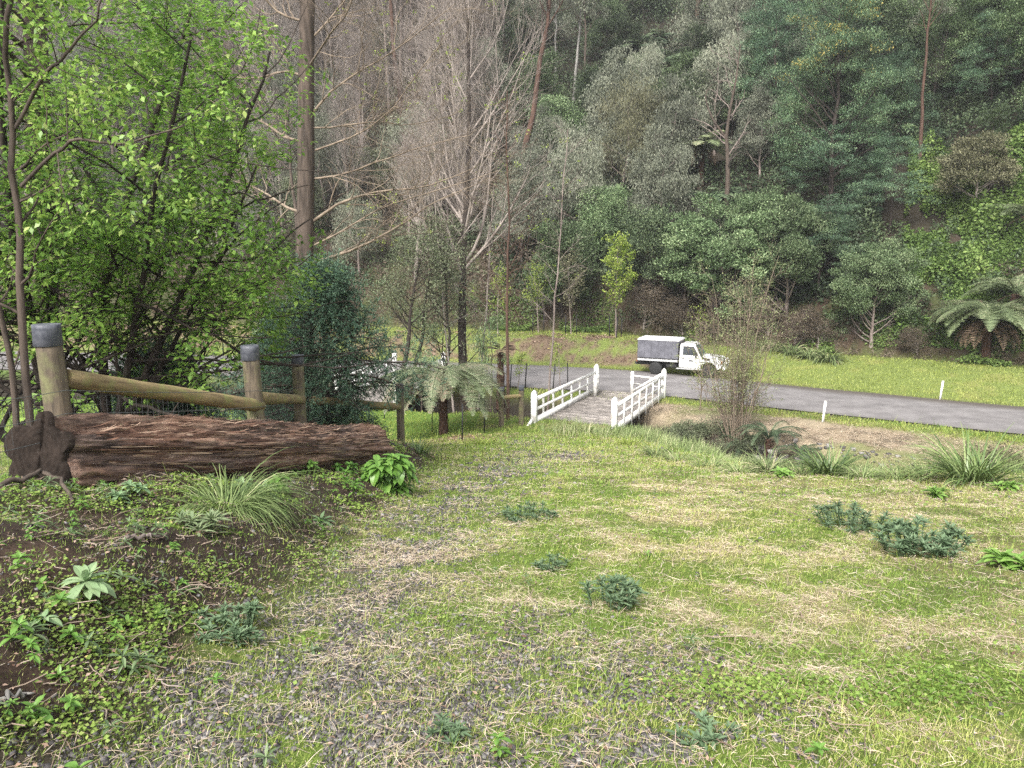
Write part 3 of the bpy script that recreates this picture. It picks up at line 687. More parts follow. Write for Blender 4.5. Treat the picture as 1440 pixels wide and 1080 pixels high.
o0 = vec(p4.x, p4.y, p4.z-1.5); rpost(t, (0, 0, 0), 1.5, .098)
e0 = vec(*at(440, 563, 16.2))-o0; rrail(t, e0, vec(*at(561, 572, 19.55))-o0, .09)
e = vec(*at(486, 577, 17.45))-o0; mb = MB(); mb.tubes(np.stack([e-vec(0, 0, .9), e+vec(0, 0, .02)])[None], np.full((1, 2), .08), 14, cap=True); mb.build('stub_post', 'pine', t)
a = ground(705, 601, 20); b = ground(733, 598, 20)
t = thing('log_barrier', 'short barrier of two capped round posts and a rail left of the white bridge', 'barrier', tuple(a)); o0 = vec(*a)
rpost(t, (0, 0, 0), 1.5, .10); rpost(t, vec(*b)-o0, 1.5, .10)
rrail(t, vec(0, 0, 1.12), vec(*b)-o0+vec(0, 0, 1.12), .08)

# ------------------------------------------------------------------ fallen log
def fallen_log():
    A = vec(*at(60, 636, 5.75)); B = vec(*at(536, 624, 11.6)); d = B-A; L = np.linalg.norm(d)
    t = thing('fallen_log', 'big rotting reddish log lying in front of the rail fence', 'log', tuple(A))
    D = nrm(d); S = nrm(np.cross(D, [0, 0, 1.])); U = np.cross(S, D)
    ns, nk = 180, 240; th = np.linspace(0, 2*PI, ns, endpoint=False)
    # outline of the sawn end: five lobes, as seen from the track (S points right, U up)
    lob = [(90, .31, .12), (25, .285, .17), (-55, .345, .26), (-125, .335, .26), (165, .335, .24)]
    def outline(th):
        r = np.full_like(th, .215)+.02*(vn(th*4, th*0, 1, 9)-.5)
        for c, R0, wd in lob:
            dd = (th-rad(c)+PI) % (2*PI)-PI; r = np.maximum(r, R0*np.sqrt(np.clip(1-(np.abs(dd)/(wd*3.3))**2.4, 0, 1)))
        return r
    r0 = outline(th); k = np.array([1, 2, 3, 2, 1])/9.; r0 = np.convolve(np.r_[r0[-2:], r0, r0[:2]], k, 'valid')
    s = np.linspace(0, 1, nk); Vs = []
    for si in s:
        rr = r0*(1-sst(0, .3, si))+(.33-.02*np.cos(2*th))*sst(0, .3, si)
        rr = rr*(1-.25*si)*(1.0+.12*sst(0, .1, si))
        q = th/(2*PI)*40; big = vn(q, np.full_like(q, si*2.2), 6.5, 5); ridg = (np.floor(big*5)/5+.2*sst(.0, .35, big*5-np.floor(big*5))-.5)*.16+(fbm(q, np.full_like(q, si*7), 1.7, 15, 4)-.5)*.12+(fbm(q*2, np.full_like(q, si*26), .8, 6, 4)-.5)*.06
        ridg = ridg-.05*sst(.6, .72, fbm(q, np.full_like(q, si*7), 5, 8, 2))
        wrap = .5-.5*np.cos(th); rr = rr+ridg*sst(0, .012, si)*np.minimum(1, (PI-np.abs(th-PI))*6)
        rag = 1-.75*sst(.955, 1, si); rr = rr*rag
        sag = -.04*math.sin(si*PI)
        Vs.append(D*L*si+(np.cos(th)*rr)[:, None]*S+(np.sin(th)*rr)[:, None]*U+vec(0, 0, sag)+ (D*(.12*(vn(th*3, th*0, 1, 4)-.5)*sst(.9, 1, si))[:, None]))
    V = np.concatenate(Vs); j = np.arange(nk-1)[:, None]; i = np.arange(ns)[None]; i2 = (i+1) % ns
    F = np.stack([j*ns+i, j*ns+i2, (j+1)*ns+i2, (j+1)*ns+i], -1).reshape(-1, 4)
    V2 = V@np.stack([S, D, U], 1)       # local: x side, y along, z up
    mb = MB(); mb.add(V2, [F, (np.arange(ns)+(nk-1)*ns)[None]])
    rot = Matrix([[S[0], D[0], U[0]], [S[1], D[1], U[1]], [S[2], D[2], U[2]]]).to_euler()
    o = mb.build('trunk', 'log', t); o.rotation_euler = rot
    for f in o.data.polygons: f.use_smooth = True
    V3 = V2.reshape(nk, ns, 3); m = 1500; a = R.integers(8, nk-22, m); b = R.integers(0, ns, m); keepm = V3[a, b, 2] > -.24; a, b = a[keepm], b[keepm]; m = len(a)
    ln_ = (4+rnd(m)*16).astype(int); K = 5; P = []
    for q in np.linspace(0, 1, K): k2 = np.minimum(nk-2, (a+ln_*q).astype(int)); c0 = V3[k2, b]; rad_ = nrm(c0*np.array([1, 0, 1])); P.append(c0+rad_*(.006+.03*rnd(m, 1)*q*(rnd(m, 1) < .6)+.004)[:, :1])
    P = np.stack(P, 1); sdv = np.stack([-P[:, 0, 2], 0*P[:, 0, 0], P[:, 0, 0]], 1); mb = MB(); mb.strips(P, (.006+.018*rnd(m)**2)[:, None]*np.array([.4, 1, .9, .7, .2])[None], nrm(sdv), rnd(m)); sp = mb.build('splinters', 'splinter', t); sp.rotation_euler = rot
    m = 5000; a = R.integers(2, nk-6, m); b = R.integers(0, ns, m); p = V3[a, b]; w_ = (p[:, 2] > .14) & (vn(p[:, 1], p[:, 0], .35, 61) > .52); p = p[w_]; mb = MB(); mb.leaves(p+np.array([0, 0, .004]), R.normal(size=p.shape)*np.array([1, 1, .4]), np.array([0, 0, 1.])+.5*R.normal(size=p.shape), .014, .008, rnd(len(p))*.8); ms = mb.build('moss', 'leaf_olive', t); ms.rotation_euler = rot; ms['kind'] = 'stuff'
    # sawn face, slightly overhanging, domed by saw cuts
    mb = MB(); rings = [0, .25, .5, .75, .93, 1.0, 1.02]; Vf = []
    for r in rings:
        rr = r0*r*(1.02+.02*(vn(th*9, th*0, .6, 3)-.5)*r); y = -.035-.008*(fbm(np.cos(th)*rr*8, np.sin(th)*rr*8, 1.5, 12, 3)) if r < 1.01 else .02+0*th
        y = y+.03*np.exp(-((np.cos(th)*rr-.01)/.012)**2)*(r < 1)
        Vf.append(np.stack([np.cos(th)*rr, y+0*th, np.sin(th)*rr], 1))
    n = len(rings); j = np.arange(n-1)[:, None]; F = np.stack([j*ns+i, j*ns+i2, (j+1)*ns+i2, (j+1)*ns+i], -1).reshape(-1, 4)
    mb.add(np.concatenate(Vf), F); f = mb.build('cut_face', 'cut', t); f.rotation_euler = rot
fallen_log()

# ------------------------------------------------------------------ four-wheel-drive utility truck
def truck():
    A = onz(925, 528, .03); hd = rad(-24)
    t = thing('utility_truck', 'white single cab utility truck with grey canvas canopy parked on the road', 'truck', (A.x+.22, A.y+1.0, .03), hd)
    def pm(name, col, rough=.35, coat=0, bmp=0):
        m, nt, b = new_mat(name); b.inputs['Base Color'].default_value = (*col, 1); b.inputs['Roughness'].default_value = rough
        b.inputs['Coat Weight'].default_value = coat
        if bmp: bump(nt, b, noise(nt, 4, 4, .6, objvec(nt)), bmp, .02)
        return m
    paint = pm('white_truck_paint', (.80, .80, .80), .3, .5); dark = pm('black_trim', (.02, .02, .02), .6)
    glass = pm('dark_glass', (.02, .025, .03), .05); screen = pm('windscreen_glass', (.05, .12, .11), .04)
    tyre = pm('tyre_rubber', (.018, .018, .018), .8); rimm = pm('dark_steel_rim', (.06, .06, .06), .4)
    chrome = pm('lamp_glass', (.55, .56, .58), .12); red = pm('red_lens', (.35, .02, .02), .2); lit = pm('indicator_lens', (.6, .25, .04), .2)
    canvas = solid('grey_canvas', (.095, .095, .112), (.155, .155, .178), 2.2, .7, (1, 1, 1), .5, .05)
    roofm = solid('white_canopy_roof', (.72, .72, .73), (.82, .82, .82), 3, .5, bmp=.1, bd=.01)
    alu = pm('aluminium_tray', (.5, .5, .5), .35)
    def shell(name, prof, hw, mat, par=t, bev=.035):
        """side profile (x, z, halfwidth) swept across the truck"""
        bm = bmesh.new(); L = [bm.verts.new((x, h if h else hw, z)) for x, z, h in prof]; Rr = [bm.verts.new((x, -(h if h else hw), z)) for x, z, h in prof]
        bm.faces.new(L); bm.faces.new(Rr[::-1]); n = len(prof)
        for k in range(n): bm.faces.new((L[k], Rr[k], Rr[(k+1) % n], L[(k+1) % n]))
        bmesh.ops.recalc_face_normals(bm, faces=bm.faces)
        if bev: bmesh.ops.bevel(bm, geom=[e for e in bm.edges if len(e.link_faces) == 2 and e.calc_face_angle(0) > .45], offset=bev, segments=2, affect='EDGES', clamp_overlap=True)
        me = bpy.data.meshes.new(name); bm.to_mesh(me); bm.free(); me.materials.append(mat)
        for p in me.polygons: p.use_smooth = True
        me.set_sharp_from_angle(angle=.5)
        o = bpy.data.objects.new(name, me); COL.objects.link(o); o.parent = par; return o
    def bx(name, c, s, mat, par=t, bev=.01, rot=None):
        bm = bmesh.new(); bmesh.ops.create_cube(bm, size=1, matrix=Matrix.Translation(c)@(rot or Matrix())@Matrix.Diagonal((*s, 1)))
        if bev: bmesh.ops.bevel(bm, geom=bm.edges[:], offset=min(bev, min(s)*.3), segments=2, affect='EDGES')
        me = bpy.data.meshes.new(name); bm.to_mesh(me); bm.free(); me.materials.append(mat)
        o = bpy.data.objects.new(name, me); COL.objects.link(o); o.parent = par; return o
    arch = [(3.18+.50*math.cos(a), .42+.50*math.sin(a), 0) for a in np.linspace(PI-.15, .15, 9)]
    lower = [(1.42, .52, .80), (1.42, 1.24, .84), (2.62, 1.24, .84), (2.74, 1.27, .80), (3.80, 1.18, .74), (3.93, 1.10, .72), (3.95, .62, .76), (3.74, .56, .80)] + [(x, z, .84) for x, z, _ in arch[::-1]] + [(2.60, .50, .82)]
    body = shell('body', lower, .84, paint, bev=.03)
    cab = shell('cab', [(1.44, 1.22, .835), (1.44, 1.92, .68), (1.55, 1.97, .66), (2.22, 1.98, .66), (2.36, 1.93, .67), (2.74, 1.25, .80)], .8, paint, bev=.03)
    # glass set a few mm proud of the leaning cab sides
    for s in (1, -1):
        def hw(z): return .835-.155*(z-1.22)/.70+.006
        q = [(1.62, 1.30), (2.56, 1.30), (2.27, 1.80), (1.62, 1.82)]
        bm = bmesh.new(); vs = [bm.verts.new((x, s*hw(z), z)) for x, z in q]; bm.faces.new(vs if s < 0 else vs[::-1])
        vs2 = [bm.verts.new((x, s*(hw(z)-.02), z)) for x, z in q]
        for k in range(4): bm.faces.new((vs[k], vs[(k+1) % 4], vs2[(k+1) % 4], vs2[k]))
        me = bpy.data.meshes.new('side_window'); bm.to_mesh(me); bm.free(); me.materials.append(glass); o = bpy.data.objects.new('side_window', me); COL.objects.link(o); o.parent = t
        d = bx('door', (2.08, s*.838, .89), (1.12, .02, .62), paint, bev=.008)
        bx('handle', (1.66, s*.856, 1.08), (.14, .025, .035), dark, d)
        bx('side_step', (2.05, s*.86, .47), (1.55, .16, .05), alu)
        m = bx('mirror', (2.44, s*1.02, 1.30), (.07, .14, .26), dark, bev=.02); bx('mirror_arm', (2.47, s*.92, 1.32), (.03, .16, .03), dark, m)
        bx('wheel_flare', (3.18, s*.85, .97), (.95, .07, .07), paint, bev=.03)
        h = bx('headlight', (3.955, s*.56, .93), (.03, .22, .20), chrome, bev=.02); bx('indicator', (3.93, s*.735, .93), (.05, .06, .18), lit, bev=.01)
        bx('tail_light', (-1.17, s*.72, .78), (.03, .28, .09), red)
        bx('mudguard', (0.0, s*.80, .86), (.95, .26, .03), dark)
        bx('pinstripe', (2.02, s*.850, 1.13), (.95, .006, .025), dark); bx('badge', (2.12, s*.850, .97), (.26, .006, .10), M['cap'])
    q = [(2.715, .70, 1.30), (2.715, -.70, 1.30), (2.395, -.60, 1.88), (2.395, .60, 1.88)]
    nn = vec(.58+.0, 0, .32); nn = nn/np.linalg.norm(nn)*.012
    bm = bmesh.new(); vs = [bm.verts.new((x+nn[0], y, z+nn[2])) for x, y, z in q]; bm.faces.new(vs[::-1])
    vs2 = [bm.verts.new((x-.02, y, z-.015)) for x, y, z in q]
    for k in range(4): bm.faces.new((vs[k], vs[(k+1) % 4], vs2[(k+1) % 4], vs2[k]))
    me = bpy.data.meshes.new('windscreen'); bm.to_mesh(me); bm.free(); me.materials.append(screen); o = bpy.data.objects.new('windscreen', me); COL.objects.link(o); o.parent = t
    bx('rear_window', (1.425, 0, 1.55), (.02, 1.0, .36), glass)
    g = bx('grille', (3.965, 0, .93), (.03, .86, .20), dark)
    for k in range(4): bx('grille_bar', (3.985, 0, .86+.045*k), (.012, .84, .012), alu, g, bev=0)
    bx('bonnet_scoop', (3.05, 0, 1.27), (.42, .5, .06), paint, bev=.02)
    bx('bumper', (4.06, 0, .60), (.14, 1.72, .20), paint, bev=.03)
    b = MB()
    for s in (-.45, .45): b.tubes(np.array([[[4.13, s, .55], [4.16, s, .9], [4.08, s, 1.12]]]), np.full((1, 3), .03), 10, cap=True)
    b.tubes(np.array([[[4.08, -.72, .78], [4.10, -.45, 1.12], [4.10, .45, 1.12], [4.08, .72, .78]]]), np.full((1, 4), .03), 10, cap=True)
    b.build('bull_bar', M['white_paint'], t, smooth=True)
    b = MB(); b.tubes(np.array([[[3.25, -.86, 1.10], [2.86, -.87, 1.16], [2.70, -.83, 1.35], [2.42, -.72, 1.86], [2.38, -.71, 2.06]]]), np.full((1, 5), .045), 10, cap=True); b.build('snorkel', dark, t, smooth=True)
    b = MB(); b.tubes(np.array([[[3.3, .70, 1.2], [3.3, .72, 2.1]]]), np.full((1, 2), .008), 6, cap=True); b.build('aerial', dark, t)
    # chassis, tray, canopy
    for s in (.38, -.38): bx('chassis_rail', (.95, s, .60), (4.7, .09, .16), dark)
    tr = bx('tray', (.12, 0, .93), (2.46, 1.84, .07), alu, bev=.01)
    for s in (1, -1):
        bx('tray_rail', (.12, s*.93, .90), (2.46, .03, .12), alu, tr)
    bx('headboard', (1.37, 0, 1.45), (.03, 1.75, .98), dark)
    # canvas with pulled folds
    nx, nz = 60, 22; side = []
    mb = MB()
    def sheet(fn, nu, nv):
        u, v = np.meshgrid(np.linspace(0, 1, nu), np.linspace(0, 1, nv)); P = fn(u.ravel(), v.ravel()); j = np.arange(nv-1)[:, None]; i = np.arange(nu-1)[None]
        mb.add(P, np.stack([j*nu+i, j*nu+i+1, (j+1)*nu+i+1, (j+1)*nu+i], -1).reshape(-1, 4))
    def fold(u, v, s): return .018*np.abs(np.sin(u*PI*2))*np.sin(v*PI)*-1 + .012*(fbm(u*6+v*2, v*3, 1, 21+s, 3)-.5) - .02*np.abs(u-.5+.12*(1-v))**.5*0
    for s in (1, -1):
        sheet(lambda u, v, s=s: np.stack([-1.12+u*2.48, s*(.915+fold(u, v, s)-.015*v), .985+v*1.13], 1), nx, nz)
    sheet(lambda u, v: np.stack([-1.125-fold(u, v, 3), -.915+u*1.83, .985+v*1.13], 1), 40, nz)
    sheet(lambda u, v: np.stack([1.365+fold(u, v, 4)*.3, -.915+u*1.83, .985+v*1.13], 1), 40, nz)
    mb.build('canvas_cover', canvas, t, smooth=True)
    shell('canopy_roof', [(-1.15, 2.10, .93), (-1.15, 2.14, .93), (1.40, 2.14, .93), (1.40, 2.10, .93)], .93, roofm, bev=.01)
    r2 = shell('canopy_ridge', [(-1.13, 2.142, .91), (-1.11, 2.19, .80), (1.36, 2.19, .80), (1.38, 2.142, .91)], .9, roofm, bev=.015)
    bx('rear_bar', (-1.18, 0, .62), (.08, 1.6, .12), dark, bev=.02)
    bx('fuel_tank', (.95, -.55, .62), (.7, .4, .3), dark, bev=.05)
    for k in range(9): bx('canvas_tie', (-1.0+k*.28, -.945, .96), (.05, .02, .05), alu)
    t.scale = (.88,)*3
    for s in (1, -1):
        for x in (-.70, -.28, .14, .56, .98): bx('seam', (x, s*.931, 1.53), (.014, .008, 1.10), dark if False else canvas, bev=0)
        bx('canvas_hem', (.12, s*.934, 1.01), (2.46, .010, .05), dark, bev=0)
    for x in (0, 3.18):
        for s in (1, -1):
            w = thing('wheel', None, None); w.parent = t; w.location = (x, s*.76, .39)
            ya = np.array([-.13, -.135, -.11, -.05, .05, .11, .135, .13]); rr = np.array([.22, .33, .375, .392, .392, .375, .33, .22])
            b = MB(); b.tubes(np.stack([0*ya, ya, 0*ya], 1)[None], rr[None], 36); b.build('tyre', tyre, w, smooth=True)
            b = MB(); ya = np.array([-.10, .03*s, .09*s, .10*s, .05*s, .07*s]); rr = np.array([.21, .215, .22, .17, .12, .03]); ya = np.sort(ya) if s > 0 else np.sort(ya)[::-1]
            b.tubes(np.stack([0*ya, ya, 0*ya], 1)[None], rr[None], 24, cap=True); b.build('rim', rimm, w, smooth=True)
truck()

# ------------------------------------------------------------------ marker posts and steel pickets
def marker(px, py, ptop, label):
    b = ground(px, py, 20); h = (py-ptop)/FPX*b.y*1.02; mb = MB()
    mb.box((0, 0, h/2-.1), (.10, .035, h+.2)); mb.box((0, 0, h+.012), (.108, .042, .024))
    o = mb.build('marker_post', 'white_paint'); o.location = b; o.rotation_euler = (.03, .05, .3); tag(o, label, 'marker post')
marker(1157, 594, 564, 'white roadside marker post on the creek side verge')
marker(1322, 562, 536, 'white roadside marker post on the wide grass verge')
def picket(px, py, ptop, label, group, b=None):
    b = b or ground(px, py, 14); h = (py-ptop)/FPX*b.y*1.02; mb = MB()
    mb.box((0, 0, h/2-.1), (.045, .012, h+.2)); mb.box((.0, .012, h/2-.1), (.012, .03, h+.2))
    for k in range(4): mb.box((0, -.008, h*(.3+.2*k)), (.018, .008, .012))
    o = mb.build('steel_picket', 'picket'); o.location = b; o.rotation_euler = (.02, .03*R.normal(), R.uniform(0, 3)); tag(o, label, 'picket', group)
for px, py, pt, lb in ((541, 590, 560, 'black steel picket beside the lone capped fence post'), (608, 607, 565, 'black steel picket left of the tree fern trunk'), (650, 622, 566, 'black steel picket right of the tree fern trunk'), (681, 608, 563, 'black steel picket nearest the short log barrier')):
    picket(px, py, pt, lb, 'steel pickets round the tree fern')

# ------------------------------------------------------------------ ferns
def frond_arrays(mb, base, az, L, rise, droop, npin, plen, pw, v, sub=0, K=12, stalk=.18):
    t = np.linspace(0, 1, K); dx = np.cos(az); dy = np.sin(az)
    ang = rise - (rise+droop)*t**1.1
    st = np.concatenate([[0], np.cumsum(np.full(K-1, L/(K-1)))]); hx = np.concatenate([[0], np.cumsum(np.cos(ang[:-1])*L/(K-1))]); hz = np.concatenate([[0], np.cumsum(np.sin(ang[:-1])*L/(K-1))])
    P = np.stack([base[0]+dx*hx, base[1]+dy*hx, base[2]+hz], 1)
    mb.tubes(P[None], (.012*L*np.linspace(1, .2, K))[None], 4, np.array([.15]))
    s = np.linspace(stalk, .99, npin); f = s*(K-1); i = np.clip(f.astype(int), 0, K-2); fr = (f-i)[:, None]
    p = P[i]*(1-fr)+P[i+1]*fr; tg = nrm(P[i+1]-P[i]); side = vec(-dy, dx, 0); up = nrm(np.cross(tg, side)*-1)
    up = np.where(up[:, 2:3] < 0, -up, up) if droop < 1.0 else up
    prof = np.sin(np.clip((s-stalk)/(1-stalk), 0, 1)**.75*PI*.93+.14)
    for sg in (-1, 1):
        d = nrm(tg*.45+side*sg*.9-up*(.18+.25*rnd(npin, 1))+.06*R.normal(size=(npin, 3)))
        l = plen*prof*(.85+.3*rnd(npin)); vv = np.clip(v+.16*R.normal(size=npin), 0, 1)
        if not sub: mb.leaves(p, d, up+.2*R.normal(size=(npin, 3)), l, pw*(.6+.4*prof), vv, fold=-.05)
        else:
            q = np.linspace(.06, .96, sub); pp = (p[:, None]+d[:, None]*(l[:, None]*q[None])[..., None]-up[:, None]*(l[:, None]*q[None]**2*.18)[..., None]).reshape(-1, 3)
            d2 = np.repeat(d, sub, 0); u2 = np.repeat(up, sub, 0); sd = np.cross(d2, u2); l2 = np.repeat(l, sub)*.0+pw*np.tile(1-.75*q, npin)*(.7+.5*np.repeat(prof, sub))
            for s2 in (-1, 1): mb.leaves(pp, sd*s2+d2*.45, u2+.25*R.normal(size=u2.shape), l2, l2*.42, np.clip(np.repeat(vv, sub)+.08*R.normal(size=len(pp)), 0, 1), fold=0)
def tree_fern(label, loc, h, L, n, mat, lean=(0, 0), npin=34, plen=.32, pw=.07, sub=7, r=.11, rise=.9, droop=1.0, dead=5, dmat='fern_dead', name='tree_fern', cat='tree fern', group=None):
    t = thing(name, label, cat, loc, 0, group)
    top = vec(lean[0], lean[1], h)
    if h > .3:
        mb = MB(); K = 24; s = np.linspace(0, 1, K)[:, None]; P = (top*s)[None]-vec(0, 0, .15)*(1-s)
        mb.tubes(P, (r*(1.35-.45*s[:, 0]+.14*R.normal(size=K)*.5))[None], 16, cap=True)
        m = 260; hh = rnd(m)*h; a = rnd(m)*2*PI; p = top[None]*(hh/h)[:, None]+np.stack([np.cos(a), np.sin(a), 0*a], 1)*r*1.05
        mb.leaves(p, np.stack([np.cos(a)*.5, np.sin(a)*.5, -1+0*a], 1)+.2*R.normal(size=(m, 3)), np.stack([np.cos(a), np.sin(a), .2+0*a], 1), .09+.1*rnd(m), .022, .5)
        mb.build('trunk', 'fern_trunk', t)
    mb = MB()
    for k in range(n):
        az = k*2.399+.3*R.normal(); q = k/n
        frond_arrays(mb, top+vec(0, 0, .05), az, L*(.8+.35*rnd(1)[0]), rise*(.55+.7*q)+.1*R.normal(), droop*(1.15-.5*q)+.12*R.normal(), npin, plen, pw, np.clip(.5+.2*R.normal(), .1, .9), sub)
    mb.build('crown', mat, t)
    if dead:
        mb = MB()
        for k in range(dead): frond_arrays(mb, top, k*2.4+rnd(1)[0], L*.7, -.35, 1.35, max(10, npin//2), plen*.6, pw*.7, .5, 0)
        mb.build('dead_fronds', dmat, t)
    return t
g = ground(624, 611, 16)
tree_fern('large pale tree fern with drooping fronds behind the capped posts', g, 2.0, 2.75, 40, 'fern_grey', npin=48, plen=.60, pw=.062, sub=13, r=.13, rise=.52, droop=1.25, dead=4)
g = ground(704, 572, 20)
tree_fern('dark trunked tree fern with orange dead fronds behind the log barrier', (g.x, g.y, g.z), 2.6, 1.1, 9, 'fern_dead', npin=24, plen=.22, pw=.07, sub=0, r=.16, rise=.8, droop=.5, dead=4)

# ------------------------------------------------------------------ small plants
def tussock(label, loc, n, L, wd, mat='tussock', spread=.12, droop=1.2, name='grass_tussock', cat='tussock', upr=1.0, group=None, v0=.45):
    az = rnd(n)*2*PI; r = spread*np.sqrt(rnd(n)); b = np.stack([np.cos(az)*r, np.sin(az)*r, np.full(n, -.03)], 1)
    az2 = az+.5*R.normal(size=n); el = upr*(1.15-.55*rnd(n)); Ln = L*(.5+.6*rnd(n)); K = 7; ang = el; p = b; P = [b]
    dr = droop*(.5+rnd(n))
    for k in range(1, K):
        a = ang-dr*(k/(K-1))**1.4; p = p+np.stack([np.cos(a)*np.cos(az2), np.cos(a)*np.sin(az2), np.sin(a)], 1)*(Ln/(K-1))[:, None]; P.append(p)
    P = np.stack(P, 1); W = wd*(.7+.6*rnd(n))[:, None]*np.array([.8, 1, 1, .9, .7, .45, .1])[None]
    sd = nrm(np.stack([-np.sin(az2), np.cos(az2), .3*R.normal(size=n)], 1)); mb = MB(); mb.strips(P, W, sd, np.clip(v0+.25*R.normal(size=n), 0, 1))
    o = mb.build(name, mat); o.location = loc; return tag(o, label, cat, group)
def leafy(mb, base, n, L, W, el0, el1, curve, v, K=6, jit=.15, cup=.25):
    """arching broad leaves round a stem point"""
    k = np.arange(n); az = k*2.4+.3*R.normal(size=n); el = el0+(el1-el0)*k/max(1, n-1)+jit*R.normal(size=n)
    Ln = L*(1-.45*k/max(1, n-1))*(.85+.3*rnd(n)); t = np.linspace(0, 1, K)
    p = np.broadcast_to(base, (n, 3)).copy() if np.ndim(base) == 1 else base; P = [p]
    for j in range(1, K):
        a = el-curve*t[j]; p = p+np.stack([np.cos(a)*np.cos(az), np.cos(a)*np.sin(az), np.sin(a)], 1)*(Ln/(K-1))[:, None]; P.append(p)
    P = np.stack(P, 1); pr = np.array([.18, .62, .98, .95, .62, .06]); Wd = (W*(Ln/L))[:, None]*pr[None]*1.0
    sd = nrm(np.stack([-np.sin(az), np.cos(az), 0*az], 1)); up = nrm(np.cross(np.gradient(P, axis=1), sd[:, None]))*-1
    up = np.where(up[..., 2:] < 0, -up, up)
    wave = 1+.12*R.normal(size=(n, K))
    for s in (-1, 1):
        E = P + s*sd[:, None]*(Wd*wave)[..., None]/2 + up*(Wd*cup/2)[..., None]
        V = np.stack([P, E], 2).reshape(n, 2*K, 3); kk = np.arange(K-1); f = np.stack([2*kk, 2*kk+1, 2*kk+3, 2*kk+2], -1); F = (f[None]+(np.arange(n)*2*K)[:, None, None]).reshape(-1, 4)
        mb.add(V.reshape(-1, 3), F, np.repeat(np.clip(v+.15*R.normal(size=n), 0, 1), 2*K))
def rosette_plant(label, loc, n, L, W, mat, stems=1, h=.0, spread=.0, el=(-.1, 1.3), curve=.9, name='leafy_weed', cat='weed', group=None, v=.5):
    mb = MB()
    for s in range(stems):
        a = rnd(1)[0]*6.28; r = spread*math.sqrt(rnd(1)[0]); hh = h*(.6+.6*rnd(1)[0])*(1-.35*r/max(spread, .01)); b = vec(r*math.cos(a), r*math.sin(a), -.02)
        tp = b+vec(.25*r*math.cos(a), .25*r*math.sin(a), hh+.02)
        if hh > .03:
            mb.tubes(np.stack([b, (b+tp)/2, tp])[None], np.full((1, 3), .0035+.01*hh), 5, np.array([.3]))
            m = int(n*.6); f = rnd(m)[:, None]**.7; leafy(mb, b*(1-f)+tp*f, m, L*.9, W*.9, .2, .7, curve, v)
        leafy(mb, tp, n, L, W, el[0], el[1], curve, v)
    o = mb.build(name, mat); o.location = loc; return tag(o, label, cat, group)
def gp(px, py, **k): return ground(px, py, 2, **k)
rosette_plant('bushy bright green broad leaved plant at the end of the log', gp(549, 692), 15, .29, .125, 'plant', 18, .46, .25, (-.3, 1.2), 1.3, 'broad_leaved_plant', 'plant')
rosette_plant('pale woolly rosette standing on the bare bank below the log', gp(124, 852), 16, .16, .058, 'plant_soft', 1, .10, .0, (-.2, 1.3), .8, 'foxglove_rosette', 'plant', v=.7)
rosette_plant('small pale rosette below the woolly one on the bank', gp(62, 878), 8, .085, .035, 'plant_soft', 1, .02, .0, (.1, 1.1), .8, 'foxglove_rosette', 'plant', v=.55)
rosette_plant('small bright rosette above the woolly one on the bank', gp(58, 826), 8, .075, .03, 'plant', 1, .02, .0, (.1, 1.1), .8, 'foxglove_rosette', 'plant', v=.55)
tussock('large grey green tussock hanging over the bank in front of the log', gp(318, 716), 720, .85, .007, 'long_grass', .15, 2.1, upr=.92, v0=.15)
rosette_plant('broad leaves poking out beside the large tussock', gp(352, 700), 12, .20, .075, 'plant_soft', 3, .16, .10, (-.1, 1.2), 1.0, 'foxglove_rosette', 'plant', v=.5)
rosette_plant('dark spiky leaved clump left of the large tussock', gp(283, 748), 12, .13, .026, 'leaf_green', 7, .12, .12, (.1, 1.3), .5, 'spiky_weed', 'weed', v=.85)
rosette_plant('soft leaved rosette on the bank right of the large tussock', gp(452, 738), 14, .15, .04, 'plant_soft', 1, .06, .0, (.0, 1.3), .7, 'foxglove_rosette', 'plant', v=.5)
rosette_plant('leafy plants against the right end of the log', gp(422, 668), 10, .15, .06, 'plant', 4, .12, .14, (.0, 1.2), .8, 'foxglove_rosette', 'plant', v=.5)
rosette_plant('leafy tuft on the bank halfway along the track edge', gp(484, 690), 10, .11, .04, 'plant', 4, .12, .16, (.1, 1.2), .7, 'leafy_weed', 'weed', v=.4)
def thistle(label, px, py, st, sp, h, L, n=11):
    rosette_plant(label, gp(px, py), n, L, L*.26, 'plant_dark', int(st*1.7)+2, h*1.15, sp*.9, (.15, 1.35), .35, 'fleabane_clump', 'weed', v=.45)
thistle('bluish narrow leaved clump on the dark bank near the gravel', 325, 895, 20, .19, .09, .06)
thistle('bluish clump in the middle of the track, upper one', 745, 730, 18, .27, .10, .075)
thistle('tiny bluish sprig in the track beside a gravel patch', 773, 800, 7, .12, .07, .06)
thistle('bluish tuft among straw in the centre of the grass', 862, 852, 12, .14, .12, .075)
thistle('low wide bluish clump on the right, the one further up', 1203, 745, 26, .38, .14, .09)
thistle('big bushy bluish clump on the right, the fuller nearer one', 1296, 778, 34, .32, .19, .095, 12)
thistle('bluish sprig growing from gravel at the bottom right', 992, 1045, 5, .09, .04, .055)
thistle('bluish sprig growing from gravel at the bottom middle', 628, 1040, 4, .06, .05, .05)
for k, (px, py, nm) in enumerate(((1100, 672, 'pale leafy weed between two tufts near the creek'), (1318, 700, 'yellow green leafy weed in front of the big strap leaved clump'), (1415, 690, 'pale leafy weed at the right hand edge of the grass'), (1425, 800, 'round leaved weed beside the bushy bluish clump'))):
    rosette_plant(nm, gp(px, py), 11, .17, .06, 'plant', 4, .10, .09, (.0, 1.2), .7, 'leafy_weed', 'weed', v=.8)
